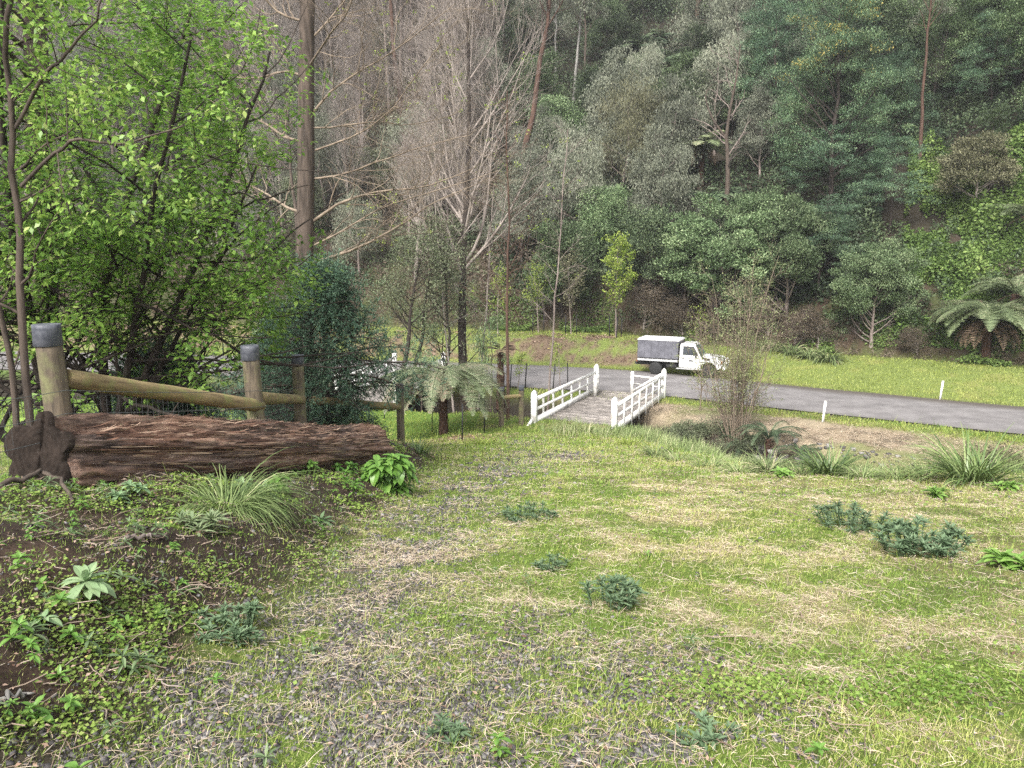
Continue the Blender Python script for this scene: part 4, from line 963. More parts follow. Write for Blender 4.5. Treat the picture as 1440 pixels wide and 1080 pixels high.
def near_weeds():
    for nm, mat, n, L, W, lab in (('low_weeds', 'plant', 150, .045, .018, 'mixed low green weeds tangled over the left bank'), ('dull_weeds', 'leaf_green', 200, .06, .012, 'dull narrow leaved weeds tangled over the left bank')):
        x, y = sample_area(n*4, 2.0, 13, 1.7, xl=-.75, xr=.15); z = zone(x, y); k = rnd(len(x)) < z['bank']*sst(.4, .6, fbm(x, y, .8, 320, 2)+.05)+.03; x, y = x[k], y[k]; mb = MB(); tz = terrain(x, y)
        for a, b, c in zip(x, y, tz):
            q = .5+rnd(1)[0]*1.1; hh = .01+.09*rnd(1)[0]**2
            tp = vec(a+.02*R.normal(), b+.02*R.normal(), c+hh); mb.tubes(np.stack([vec(a, b, c-.01), tp])[None], np.full((1, 2), .0015), 3); leafy(mb, tp, int(6+5*rnd(1)[0]), L*q, W*q, .0, 1.1, .7, .5)
            if hh > .04: leafy(mb, vec(a, b, c)*.5+tp*.5, 5, L*q, W*q, .0, .4, .7, .5)
        tag(mb.build(nm, mat), lab, 'weeds', kind='stuff')
near_weeds()
def stick(label, pts, r0, r1, name='stick', mat='bark_brown'):
    P = np.array([list(ground(px, py, 1.6)+Vector((0, 0, dz))) for px, py, dz in pts]); o0 = P[0].copy(); Q, q = poly_stem(P-o0, r0, r1, 16); mb = MB(); mb.tubes(Q[None], q[None], 8, cap=True); o = mb.build(name, mat, smooth=True); o.location = o0; tag(o, label, 'stick')
stick('curved brown root lying below the sawn end of the log', ((0, 690, .03), (30, 688, .08), (62, 683, .10), (86, 690, .07), (100, 712, .02)), .022, .012, 'tree_root')
stick('pale split stick at the left edge near the bottom corner', ((-10, 1000, .01), (20, 990, .02), (45, 983, .01)), .012, .004, mat='bark_pale')
stick('thin bent stick on the bank beside the gravel', ((215, 953, .01), (240, 975, .03), (270, 985, .02), (318, 1000, .01)), .004, .002, mat='bark_grey')
stick('short broken branch on the bank above the woolly rosette', ((175, 762, .02), (200, 765, .04), (232, 760, .02)), .014, .009, mat='bark_grey')
rosette_plant('soft leafy weed overlapping the base of the log near its sawn end', gp(180, 706), 10, .10, .04, 'plant_soft', 4, .10, .10, (.0, 1.2), .8, 'leafy_weed', 'weed', v=.4)
rosette_plant('leafy weeds overlapping the base of the log beyond the tussock', gp(392, 690), 10, .12, .05, 'plant', 5, .14, .12, (.0, 1.2), .8, 'leafy_weed', 'weed', v=.4)
rosette_plant('green weeds against the thin right end of the log', gp(488, 668), 10, .11, .045, 'plant', 6, .14, .14, (.0, 1.2), .8, 'leafy_weed', 'weed', v=.3)
# strap leaved clumps and tussocks on the creek bank
tussock('big strap leaved clump at the right end of the creek bank', gp(1368, 676), 300, 1.15, .021, 'flax', .30, 1.1, 'strap_leaved_clump', 'plant', 1.05, v0=.6)
tussock('strap leaved clump right of the bare shrub', gp(1165, 668), 260, .72, .018, 'flax', .24, .8, 'strap_leaved_clump', 'plant', 1.1, v0=.35)
tussock('yellowish rounded tuft below the bare shrub', gp(1080, 662), 230, .68, .016, 'tussock', .2, 1.2, v0=.6)
tussock('thin upright tuft below the end of the bridge railing', gp(922, 642), 130, .62, .014, 'tussock', .12, .8, v0=.5)
tussock('green tuft beside the foot of the right bridge post', gp(885, 628), 150, .55, .016, 'lawn', .22, 1.1, v0=.3)
tussock('small tuft at the near edge of the bridge deck', gp(832, 618), 90, .35, .015, 'lawn', .2, 1.2, v0=.2)
tussock('dark green tuft behind the broad leaved plant', gp(588, 637), 120, .5, .018, 'flax', .18, 1.0, v0=.25)
tussock('green tuft beside the gravel patch before the bridge', gp(680, 624), 140, .4, .018, 'lawn', .28, 1.2, v0=.25)
tussock('dry tuft growing on top of the log by the second post', at(352, 598, 8.6), 60, .22, .004, 'straw', .04, .9, v0=.3)
tussock('dry tuft on the log above the tussock', at(300, 597, 7.9), 40, .12, .004, 'straw', .04, 1.2, v0=.4)
tussock('dry tuft on the log near its sawn end', at(146, 597, 6.35), 40, .09, .003, 'straw', .04, 1.6, v0=.5)
for px, py, L_, nm in ((952, 648, .5, 'pale green tuft left of the dark tangled bush on the creek crest'), (1002, 656, .55, 'pale green tuft in front of the dark tangled bush on the creek crest'), (1040, 664, .45, 'small pale tuft left of the yellowish rounded tuft'), (1128, 668, .5, 'pale tuft between the yellowish tuft and the strap leaved clump'), (1215, 672, .45, 'low tuft just right of the middle strap leaved clump'), (1262, 676, .5, 'wispy tuft halfway between the two strap leaved clumps'), (1300, 672, .6, 'dark thin tuft left of the biggest strap leaved clump')):
    tussock(nm, gp(px, py), 170, L_, .012, 'long_grass', .2, 1.2, v0=.4)
# long grass along the creek edge: stuff
def creek_edge():
    n = 60000; x = R.uniform(1.0, 20, n); y = creek(x)-2.6-np.abs(R.normal(size=n))*np.where(x > 4, 3.2, 1.6)
    k = (np.abs(x) < .75*y) & (y < 28.2) & ((x > 4.2) | (y < 27.0)) & (vn(x, y, 1.1, 66) > .3); x, y = x[k], y[k]; n = len(x)
    mb = MB(); blades(mb, x, y, (.12+.38*rnd(n)**1.5)*np.clip(.5+1.1*vn(x, y, 1.0, 67), .4, 1.5), .010+.012*rnd(n), .25+.6*rnd(n), np.clip(.2+.5*vn(x, y, .8, 68)+.2*R.normal(size=n), 0, 1))
    tag(mb.build('long_grass', 'long_grass'), 'rank long grass along the crest above the creek', 'grass', kind='stuff')
creek_edge()
def stones():
    n = 420; x = R.uniform(8.5, 17, n); y = creek(x)+1.2+1.0*rnd(n)*1.3; x2 = R.uniform(8.0, 18, 420); y2 = creek(x2)+2.0+1.4*rnd(420); x = np.r_[x, x2]; y = np.r_[y, y2]; n = len(x)
    s = .05+.16*rnd(n)**2; s[420:] *= .35
    c = np.array([[a, b, g] for a in (-1, 1) for b in (-1, 1) for g in (-1, 1)], float); V = c[None]*(1+.6*(rnd(n, 8, 3)-.5))*s[:, None, None]*np.array([1, 1, .6]); V += np.stack([x, y, terrain(x, y)+s*.2], 1)[:, None]
    f = np.array([[0, 1, 3, 2], [4, 6, 7, 5], [0, 4, 5, 1], [2, 3, 7, 6], [0, 2, 6, 4], [1, 5, 7, 3]]); F = (f[None]+(np.arange(n)*8)[:, None, None]).reshape(-1, 4)
    mb = MB(); mb.add(V.reshape(-1, 3), F, np.repeat(rnd(n), 8)); tag(mb.build('bank_rubble', 'stone'), 'dark broken stones lining the creek bank', 'stones', kind='stuff')
stones()

# ------------------------------------------------------------------ trees near the track
def tree(name, label, cat, loc, trunkmb, bark, leafmb=None, leafmat=None, group=None, extra=()):
    t = thing(name, label, cat, loc, 0, group); trunkmb.build('trunk', bark, t, smooth=True)
    if leafmb is not None: leafmb.build('crown', leafmat, t)
    for mb, mat, nm in extra: mb.build(nm, mat, t)
    return t
def left_tree():
    b = vec(*at(112, 560, 10.6)); b[2] = T(b[0], b[1])-.05
    st = [([(0, 0, 0), (-.5, .1, 1.6), (-.9, .2, 3.0), (-1.5, .3, 5.2), (-1.8, .2, 7.6)], .085, .02),
          ([(.05, 0, 0), (-.15, -.1, 1.7), (-.35, -.4, 3.2), (-.1, -.9, 5.2), (.5, -1.4, 7.2)], .10, .02),
          ([(.1, .1, 0), (.25, .2, 1.4), (.3, .3, 3.0), (.9, .6, 5.0), (1.6, .9, 7.0)], .09, .02),
          ([(.15, 0, 0), (.6, -.2, 1.3), (1.1, -.5, 2.6), (1.7, -.9, 4.3), (2.4, -1.3, 6.0)], .07, .015),
          ([(-.1, .1, 0), (-1.0, -.3, 1.2), (-1.8, -.8, 2.7), (-2.6, -1.2, 4.6), (-3.0, -1.5, 6.4)], .08, .015),
          ([(.2, .1, 0), (.8, .1, 1.7), (1.6, .2, 3.3), (2.3, .2, 4.8), (2.9, .1, 6.2)], .07, .014),
          ([(.1, -.1, 0), (.6, .2, 1.2), (1.2, .5, 2.4), (1.9, .6, 3.6), (2.5, .5, 4.8)], .05, .012)]
    PR = [poly_stem(*s) for s in st]; P = np.stack([p for p, _ in PR]); Rr = np.stack([r for _, r in PR])
    L1, R1 = grow(P, Rr, 17, .18, .98, 2.7, 64, 8, .03, .14, .55, .25, .35, .006)
    L2, R2 = grow(L1, R1, 7, .2, 1, 1.05, 48, 6, .02, .14, .55, .3, .3, .003)
    L3, R3 = grow(L2, R2, 8, .15, 1, .50, 48, 4, -.06, .12, .6, .4, .2, .0016)
    lim = lambda Q: (Q[:, -1, 0] < 3.0+.4*np.sin(Q[:, -1, 2]*2.4)) & ~((Q[:, -1, 0] > 1.9) & (Q[:, -1, 2] < 1.9))
    k = lim(L2); L2, R2 = L2[k], R2[k]; k = lim(L3); L3, R3 = L3[k], R3[k]
    mb = MB(); mb.tubes(P, Rr, 12); mb.tubes(L1, R1, 6); mb.tubes(L2, R2, 5); mb.tubes(L3, R3, 3)
    # leaves in two ranks on the last twigs
    n = len(L3); per = 11; idx = np.repeat(np.arange(n), per); t = np.tile((np.arange(per)+.5)/per, n); f = t*3; i = np.clip(f.astype(int), 0, 2); fr = (f-i)[:, None]
    p = L3[idx, i]*(1-fr)+L3[idx, i+1]*fr; tg = nrm(L3[idx, i+1]-L3[idx, i]); sd = nrm(np.cross(tg, [0, 0, 1.])); sg = np.where(np.arange(len(p)) % 2, 1., -1.)[:, None]
    p = p+.03*R.normal(size=p.shape); drop = rnd(len(p)) > .08+.25*(fbm(p[:, 0], p[:, 2], .9, 51, 2) < .42)
    drop &= ~((p[:, 2] < 2.0-.25*(2.6-p[:, 0])) & (p[:, 0] > 1.3)) | (rnd(len(p)) < .06)
    drop &= ~((p[:, 2] < 2.5) & (p[:, 0] > -1.6) & (p[:, 0] < 1.6) & (fbm(p[:, 0], p[:, 2], .7, 53, 2) < .56))
    d = tg*.6+sd*sg*.8+np.array([0, 0, -.35])+.22*R.normal(size=p.shape); nn = np.array([0, 0, 1.])+.33*R.normal(size=p.shape)
    v = np.clip(.50+.4*(fbm(p[:, 0], p[:, 2], 1.1, 52, 2)-.5)+.2*R.normal(size=len(p)), 0, 1)
    lf = MB(); L = (.055+.045*rnd(len(p)))*1.15; k = drop; lf.leaves(p[k], d[k], nn[k], L[k], L[k]*.52, v[k], fold=.10)
    tree('leafy_tree', 'spreading many stemmed tree in bright green spring leaf behind the fence', 'tree', tuple(b), mb, 'bark_dark', lf, 'leaf_bright')
left_tree()
def left_sapling():
    b = vec(*at(42, 600, 7.6)); b[2] = T(b[0], b[1])-.05
    def w(px, py, Y): return vec(*at(px, py, Y))-b
    P1, r1 = poly_stem([(0, 0, 0), w(32, 470, 7.6), w(24, 330, 7.6), w(16, 200, 7.6), w(10, 60, 7.5), w(24, -60, 7.4)], .042, .02)
    P2, r2 = poly_stem([(-.25, .1, 0), w(20, 540, 7.7), w(0, 440, 7.7), w(-30, 300, 7.7), w(-60, 100, 7.7), w(-70, -60, 7.7)], .035, .015)
    P3, r3 = poly_stem([w(30, 262, 7.6), w(70, 222, 7.5), w(100, 195, 7.4), w(140, 200, 7.3), w(200, 195, 7.2), w(260, 175, 7.2)], .02, .006)
    P4, r4 = poly_stem([w(22, 180, 7.6), w(60, 110, 7.5), w(85, 85, 7.4), w(105, 55, 7.4), w(140, 20, 7.3), w(150, -40, 7.2)], .02, .006)
    P = np.stack([P1, P2, P3, P4]); Rr = np.stack([r1, r2, r3, r4])
    L1, R1 = grow(P, Rr, 9, .15, 1, .9, 60, 7, .02, .15, .45, .3, .3, .003)
    L2, R2 = grow(L1, R1, 6, .2, 1, .38, 50, 4, -.05, .14, .5, .4, .2, .0015)
    mb = MB(); mb.tubes(P, Rr, 12); mb.tubes(L1, R1, 5); mb.tubes(L2, R2, 3)
    n = len(L2); per = 13; idx = np.repeat(np.arange(n), per); t = rnd(n*per); f = t*3; i = np.clip(f.astype(int), 0, 2); fr = (f-i)[:, None]
    p = L2[idx, i]*(1-fr)+L2[idx, i+1]*fr+.02*R.normal(size=(n*per, 3)); d = R.normal(size=p.shape)*.7+np.array([0, 0, -.5]); nn = np.array([0, 0, 1.])+.5*R.normal(size=p.shape)
    lf = MB(); L = .045+.035*rnd(len(p)); lf.leaves(p, d, nn, L, L*.6, np.clip(.7+.2*R.normal(size=len(p)), 0, 1), fold=.1)
    tree('slender_tree', 'thin reddish trunked tree at the extreme left beside the first post', 'tree', tuple(b), mb, 'bark_brown', lf, 'leaf_bright')
left_sapling()
def thick_trunk():
    b = vec(*at(62, 560, 12.5)); b[2] = T(b[0], b[1])-.1
    mb = MB(); P, r = poly_stem([(0, 0, 0), vec(*at(58, 300, 12.5))-b, vec(*at(52, 100, 12.5))-b, vec(*at(48, -80, 12.5))-b], .20, .15); mb.tubes(P[None], r[None], 14)
    L1, R1 = grow(P[None], r[None], 10, .55, 1, 3, 60, 7, .05, .12, .3, .2); L2, R2 = grow(L1, R1, 8, .2, 1, 1.2, 50, 5, 0, .12, .5); mb.tubes(L1, R1, 5); mb.tubes(L2, R2, 3)
    lf = MB(); puff(lf, L2[:, -1], 26, .35, .6, .07, .04, 'spray', .5); tree('forest_tree', 'thick brown trunk standing behind the many stemmed tree', 'tree', tuple(b), mb, 'bark_brown', lf, 'leaf_bright')
thick_trunk()
def tall_branchy():
    Y = 21.5; b = vec(*at(428, 560, Y)); b[2] = T(b[0], b[1])-.1
    def w(px, py, dy=0): return vec(*at(px, py, Y+dy))-b
    P, r = poly_stem([(0, 0, 0), w(428, 420), w(430, 250), w(431, 120), w(432, 0), w(433, -260)], .27, .17, 18)
    tk = MB(); tk.tubes(P[None], r[None], 18); mb = MB()
    limbs = [[w(432, 168), w(470, 125), w(520, 92), w(570, 60, -.5), w(640, 5, -1)], [w(432, 215), w(500, 190), w(545, 160), w(590, 100, -.6), w(625, 60, -1)],
             [w(431, 252), w(480, 245), w(540, 225), w(600, 205, -.8), w(660, 190, -1.2)], [w(431, 180), w(470, 178), w(530, 172), w(580, 176, .8), w(640, 160, 1.2)],
             [w(430, 318), w(480, 285), w(540, 268), w(600, 262, -1), w(670, 235, -1.6)], [w(432, 60), w(470, 20), w(500, -20), w(540, -70, 1), w(580, -120, 2)],
             [w(430, 350), w(480, 325), w(540, 290), w(610, 270, -1), w(700, 240, -2)], [w(430, 372), w(500, 350), w(560, 318), w(620, 280, 1), w(690, 250, 1.5)],
             [w(431, 108), w(400, 100), w(360, 110), w(320, 105, .8), w(270, 80, 1.4)], [w(431, 30), w(400, 22), w(370, -5), w(340, -40, -1), w(300, -60, -1.4)],
             [w(431, 200), w(395, 190), w(350, 160, 1), w(310, 150, 1.4), w(270, 120, 2)], [w(431, 100), w(455, 60, -1), w(480, 30, -2), w(495, 0, -2.6), w(500, -60, -3)],
             [w(430, 300), w(400, 290, 1), w(370, 270, 2), w(345, 260, 3), w(320, 250, 4)]]
    PR = [poly_stem(l, .026+.022*rnd(1)[0], .008, 10) for l in limbs]; LP = np.stack([p for p, _ in PR]); LR = np.stack([q for _, q in PR])
    L1, R1 = grow(LP, LR, 15, .15, 1, 1.6, 42, 7, .05, .17, .55, .3, .3, .005); L2, R2 = grow(L1, R1, 7, .2, 1, .75, 40, 5, .04, .16, .55, .4, .2, .0032); L3, R3 = grow(L2, R2, 3, .2, 1, .32, 40, 3, .03, .15, .6, .5, .2, .0024)
    mb.tubes(LP, LR, 8); mb.tubes(L1, R1, 5); mb.tubes(L2, R2, 3); mb.tubes(L3, R3, 3)
    lf = MB(); k = (rnd(len(L3)) < .10) & (vn(L3[:, -1, 0], L3[:, -1, 2], 1.4, 5) > .5); puff(lf, L3[k][:, -1], 6, .07, .8, .05, .035, 'puff', .6)
    tree('tall_bare_tree', 'tall straight brown trunk with long bare branches reaching over the creek', 'tree', tuple(b), tk, 'bark_brown', mb, 'bark_tan', extra=((lf, 'leaf_lime', 'new_leaves'),))
tall_branchy()
def conifer(label, px, py, Y, h, rad_, seed):
    b = vec(*at(px, py, Y)); b[2] = T(b[0], b[1])-.1
    P, r = stem((0, 0, 0), (0, 0, h), .10, .01, 12, .01); mb = MB(); mb.tubes(P, r, 8)
    n = 104; z = (np.arange(n)+.5)/n; az = np.arange(n)*2.4; Lb = rad_*(1-z)**.95*(.8+.35*rnd(n))+.2; K = 7; t = np.linspace(0, 1, K)[None, :, None]
    d = np.stack([np.cos(az), np.sin(az), .25+.25*z], 1); Lb = Lb*(.65+.85*rnd(n)); P1 = np.stack([0*z, 0*z, .15+z*h*.97], 1)[:, None]+d[:, None]*Lb[:, None, None]*t-np.array([0, 0, 1.])*(Lb*.35)[:, None, None]*t**2
    Lc = np.where((z*h < 1.15) & (np.cos(az) > .1), np.minimum(Lb, .8), Lb); P1 = P1[:, :1]+(P1-P1[:, :1])*(Lc/Lb)[:, None, None]
    R1 = (.012*Lb)[:, None]*np.linspace(1, .3, K)[None]; mb.tubes(P1, R1, 4)
    L2, R2 = grow(P1, R1, 16, .12, 1, .55, 55, 5, -.06, .1, .6, .4, .3, .002); mb.tubes(L2, R2, 3)
    L3, R3 = grow(L2, R2, 6, .1, 1, .20, 45, 3, -.03, .08, .6, .5, .2, .0015)
    lf = MB()
    for Q, per, s in ((L3, 7, .066), (L2, 9, .066)):
        m = len(Q); K2 = Q.shape[1]; idx = np.repeat(np.arange(m), per); f = rnd(m*per)*(K2-1); i = np.clip(f.astype(int), 0, K2-2); fr = (f-i)[:, None]; p = Q[idx, i]*(1-fr)+Q[idx, i+1]*fr; tg = nrm(Q[idx, i+1]-Q[idx, i])
        dd = tg*.8+.55*R.normal(size=p.shape)*np.array([1, 1, .6]); L = s*(.7+.7*rnd(len(p))); lf.leaves(p, dd, np.array([0, 0, 1.])+.4*R.normal(size=p.shape), L, L*.30, np.clip(.5+.2*R.normal(size=len(p)), 0, 1), fold=.05)
    tree('conifer', label, 'conifer', tuple(b), mb, 'bark_brown', lf, 'leaf_conifer')
conifer('feathery blue green conifer between the rail fence and the tree fern', 462, 590, 17.2, 4.1, 2.7, 1)
conifer('small feathery conifer behind the larger one', 400, 560, 20, 3.6, 1.5, 2)
conifer('low dark conifer between the many stemmed tree and the fence rail', 225, 560, 13.2, 2.3, 1.3, 3)

def bare_upswept(h, r0, nl, spread, up, seed=0, t0=.3, crown=True, lv4=2, tw=.0075):
    P, r = stem((0, 0, 0), (.25*R.normal(), .25*R.normal(), h), r0, r0*.12, 14, .015)
    L1, R1 = grow(P, r, nl, t0, .98, h*spread, 38, 9, up, .07, .5, .2, .55, .012); L2, R2 = grow(L1, R1, 8, .15, 1, h*spread*.5, 32, 7, up, .10, .55, .3, .4, .008); L3, R3 = grow(L2, R2, 6, .2, 1, h*spread*.24, 32, 5, up*.6, .13, .6, .4, .3, tw)
    mb = MB(); mb.tubes(P, r, 12); mb.tubes(L1, R1, 6); mb.tubes(L2, R2, 4); mb.tubes(L3, R3, 3)
    if lv4: L4, R4 = grow(L3, R3, lv4, .2, 1, h*spread*.12, 35, 3, up*.5, .15, .7, .5, .2, tw*.75); mb.tubes(L4, R4, 3)
    else: L4 = L3
    return mb, L3, L4
# bare pinkish tree over the middle of the creek
def mid_bare():
    b = vec(*at(654, 560, 35.2)); b[2] = T(b[0], b[1])-.1
    P, r = poly_stem([(0, 0, 0), (-.1, 0, 4), (.0, 0, 8), (.25, 0, 12), (.3, 0, 18)], .24, .06, 16)
    P = P[None]; r = r[None]; L1, R1 = grow(P, r, 26, .36, .98, 6.5, 42, 10, .09, .06, .5, .2, .4, .014); L2, R2 = grow(L1, R1, 9, .15, 1, 2.8, 34, 7, .08, .10, .55, .3, .4, .010); L3, R3 = grow(L2, R2, 6, .2, 1, 1.2, 32, 5, .05, .13, .6, .4, .3, .008)
    mb = MB(); mb.tubes(L1, R1, 6); mb.tubes(L2, R2, 4); mb.tubes(L3, R3, 3)
    tk = MB(); tk.tubes(P, r, 14); lf = MB(); k = rnd(len(L3)) < .012; puff(lf, L3[k][:, -1], 16, .28, .8, .09, .06, 'puff', .6)
    tree('bare_tree', 'dark trunked tree with a fan of bare pale twigs above the tree fern', 'tree', tuple(b), tk, 'bark_dark', mb, 'bark_mauve', extra=((lf, 'leaf_lime', 'new_leaves'),))
mid_bare()
def foliage_tree(name, label, loc, h, r0, bark, leafmat, nl, l1, t0, per, cr, flat, L, W, style, up=.05, ang=50, lean=(0, 0), wob=.03, l2n=7, vmean=.5, cat='tree', group=None, extra=None, sub=.45, mids=False):
    P, r = stem((0, 0, 0), (lean[0], lean[1], h), r0, r0*.2, 12, wob)
    L1, R1 = grow(P, r, nl, t0, 1, l1, ang, 7, up, .10, .5, .3, .4, .01); L2, R2 = grow(L1, R1, l2n, .3, 1, l1*sub, 45, 5, up, .12, .55, .4, .3, .006)
    mb = MB(); mb.tubes(P, r, 10); mb.tubes(L1, R1, 5); mb.tubes(L2, R2, 3); lf = MB(); C = np.concatenate([L2[:, -1], L2[:, 2], P[:, -1]]) if mids else np.concatenate([L2[:, -1], P[:, -1]]); puff(lf, C, int(per*1.7), .88* cr, flat, L, W, style, vmean)
    ex = ()
    if extra: e = MB(); k = (rnd(len(C)) < extra[1]) & (C[:, 2] > h*extra[3]); puff(e, C[k], extra[2], cr*.8, flat, L*1.1, W*1.3, 'puff', .6); ex = ((e, extra[0], 'blossom'),)
    return tree(name, label, cat, loc, mb, bark, lf, leafmat, group, ex)
def gl(px, py, Y):
    b = at(px, py, Y); return (b.x, b.y, T(b.x, b.y)-.1)
foliage_tree('olive_tree', 'leaning dark trunk with grey green crown behind the tree fern', gl(553, 520, 33), 6.6, .15, 'bark_dark', 'leaf_olive', 13, 1.8, .5, 24, .5, 1.0, .10, .04, 'puff', .08, 55, (1.3, 0))
foliage_tree('olive_tree', 'second dark stem with dense grey green crown beside the leaning one', gl(566, 520, 34), 8.2, .13, 'bark_dark', 'leaf_olive', 13, 1.9, .45, 24, .5, 1.0, .10, .04, 'puff', .08, 55, (1.5, .3))
foliage_tree('olive_tree', 'full grey green crown hiding the lower part of the bare tree', gl(624, 545, 34.4), 8.6, .12, 'bark_dark', 'leaf_olive', 22, 2.1, .30, 26, .55, 1.0, .10, .04, 'puff', .05, 55, (.2, 0))
foliage_tree('young_eucalypt', 'thin stemmed young tree with hanging dark leaves left of the bare tree', gl(590, 548, 34), 5.2, .05, 'bark_brown', 'leaf_green', 8, .8, .55, 10, .3, 1.1, .16, .035, 'droop', .02, 60, (.1, 0))
foliage_tree('young_eucalypt', 'thin stemmed young tree with hanging dark leaves right of the bare tree', gl(690, 555, 33), 5.0, .05, 'bark_brown', 'leaf_green', 10, .8, .5, 10, .3, 1.1, .16, .035, 'droop', .02, 60, (-.1, 0))
def slender(label, px, py, Y, pxt, pyt, r0, bark, twig=.5, nb=22):
    b = vec(*gl(px, py, Y)); P, r = stem((0, 0, 0), vec(*at(pxt, pyt, Y))-b, r0, r0*.25, 14, .012)
    L1, R1 = grow(P, r, nb, .35, .98, 1.9, 55, 7, .03, .10, .35, .3, .5, .006); L2, R2 = grow(L1, R1, 7, .2, 1, .8, 40, 5, .02, .12, .6, .4, .3, .005); mb = MB(); mb.tubes(P, r, 10); mb.tubes(L1, R1, 4); mb.tubes(L2, R2, 3)
    lf = MB(); k = rnd(len(L2)) < twig; puff(lf, L2[k][:, -1], 5, .10, .8, .07, .05, 'puff', .5); tree('slender_tree', label, 'tree', tuple(b), mb, bark, lf, 'leaf_lime')
slender('slender straight red brown stem left of the white bridge', 714, 592, 29.6, 718, 130, .075, 'bark_red', .12, 44)
slender('slender pale stem rising behind the left bridge railing', 768, 555, 33.5, 795, 180, .06, 'bark_grey', .12, 30)
slender('thin pale stem between the red stem and the bare tree', 672, 560, 36, 700, 260, .06, 'bark_mauve', .05, 24)
slender('thin bare stem just right of the red brown one', 640, 560, 34, 612, 230, .06, 'bark_mauve', .05, 24)
# bare shrub by the creek with ferns at its foot
def creek_shrub():
    g_ = ground(1035, 630, 2); b = (g_.x, g_.y, g_.z-.1); n = 30; az = rnd(n)*2*PI; h = (2.6+3.0*rnd(n)**1.1)*g_.y/23; sp = (.04+.62*rnd(n)**1.3)*(1.35-.16*h); K = 9; t = np.linspace(0, 1, K)[None, :, None]
    d = np.stack([np.cos(az)*sp, np.sin(az)*sp, 1+0*az], 1); P = np.stack([.18*np.cos(az), .18*np.sin(az), 0*az], 1)[:, None]+d[:, None]*h[:, None, None]*t*np.array([1, 1, 1.])+.09*np.cumsum(R.normal(size=(n, K, 3)), 1)*t; Rr = .024*np.linspace(1, .2, K)[None]*(.6+.6*rnd(n, 1))
    L1, R1 = grow(P, Rr, 10, .2, 1, 1.0, 46, 6, .04, .14, .5, .4, .3, .0055); L2, R2 = grow(L1, R1, 6, .2, 1, .5, 40, 4, .04, .14, .7, .5, .3, .005); mb = MB(); mb.tubes(P, Rr, 6); mb.tubes(L1, R1, 4); mb.tubes(L2, R2, 3)
    lf = MB(); k = rnd(len(L2)) < .75; puff(lf, L2[k][:, -1], 7, .12, 1, .065, .03, 'puff', .5); tree('bare_shrub', 'many stemmed bare pinkish shrub on the creek bank in front of the truck bonnet', 'shrub', b, mb, 'bark_tan', lf, 'leaf_shoot')
creek_shrub()
foliage_tree('budding_shrub', 'thin yellow green shoots beside the truck bonnet behind the bare shrub', gl(985, 560, 31.5), 3.6, .03, 'bark_tan', 'leaf_lime', 14, 1.2, .1, 3, .12, 1, .06, .04, 'puff', .15, 28, cat='shrub')
def gc(px, py):
    g = ground(px, py, 2); return (g.x, g.y, g.z-.05)
def scrub(label, px, py, Y, w, h, mat, n, L, W, style='puff', cat='bush', name='bush', v=.45, twigs='bark_grey'):
    b = gl(px, py, Y) if Y else gc(px, py); m = 26; az = rnd(m)*2*PI; rr = np.sqrt(rnd(m)); C = np.stack([np.cos(az)*rr*w, np.sin(az)*rr*w*.7, h*(.25+.6*(1-rr**2)*rnd(m)**.4+.12)], 1)
    P = np.stack([C*np.array([.15, .15, 0]), C*np.array([.5, .5, .5]), C], 1); mb = MB(); mb.tubes(P, np.array([.03, .02, .008])[None]*np.ones((m, 1)), 4); lf = MB(); puff(lf, C, n//m, .42*w**.5*.8, .7, L, W, style, v)
    L2, R2 = grow(P, np.array([.02, .01, .005])[None]*np.ones((m, 1)), 8, .2, 1, w*.5, 50, 4, .02, .15, .7); mb.tubes(L2, R2, 3); return tree(name, label, cat, b, mb, twigs, lf, mat)
scrub('dark tangled bush under the bare shrub by the creek', 985, 630, 0, 1.5, 1.1, 'leaf_olive', 13000, .07, .028, 'rand', v=.4)
scrub('tangled dry bush beside the creek under the bridge end', 938, 622, 0, .9, .7, 'leaf_khaki', 6000, .07, .022, 'rand', v=.25)
scrub('brown green tangle of twigs and leaves left of the yellowish tuft by the creek', 1058, 640, 0, .9, .8, 'leaf_olive', 7000, .06, .024, 'rand', v=.35)
scrub('rounded green bush at the right end of the creek bank', 1405, 650, 15.5, .85, .75, 'leaf_khaki', 3200, .05, .03, 'puff', v=.5)
scrub('dark low bush behind the big strap leaved clump', 1345, 655, 16.5, .6, .5, 'leaf_green', 1600, .06, .03, 'puff', v=.4)
tree_fern('low green fern spreading at the foot of the bare shrub', gc(1080, 634), .45, 1.5, 20, 'fern_dark', npin=26, plen=.24, pw=.045, sub=7, dead=4, name='ground_fern', cat='fern')
tree_fern('low fern on the bank right of the bare shrub', gc(1122, 650), .25, 1.05, 14, 'fern_dark', npin=24, plen=.2, pw=.045, sub=6, dead=0, name='ground_fern', cat='fern')
tree_fern('low spreading fern below the bare shrub towards the bridge', gc(1045, 640), .25, 1.1, 12, 'fern_dark', npin=22, plen=.2, pw=.045, sub=6, dead=3, name='ground_fern', cat='fern')
scrub('dark green mound of weeds between the conifer and the mulch heap', 505, 612, 16.8, .9, .6, 'leaf_green', 2400, .05, .022, 'puff', v=.45)
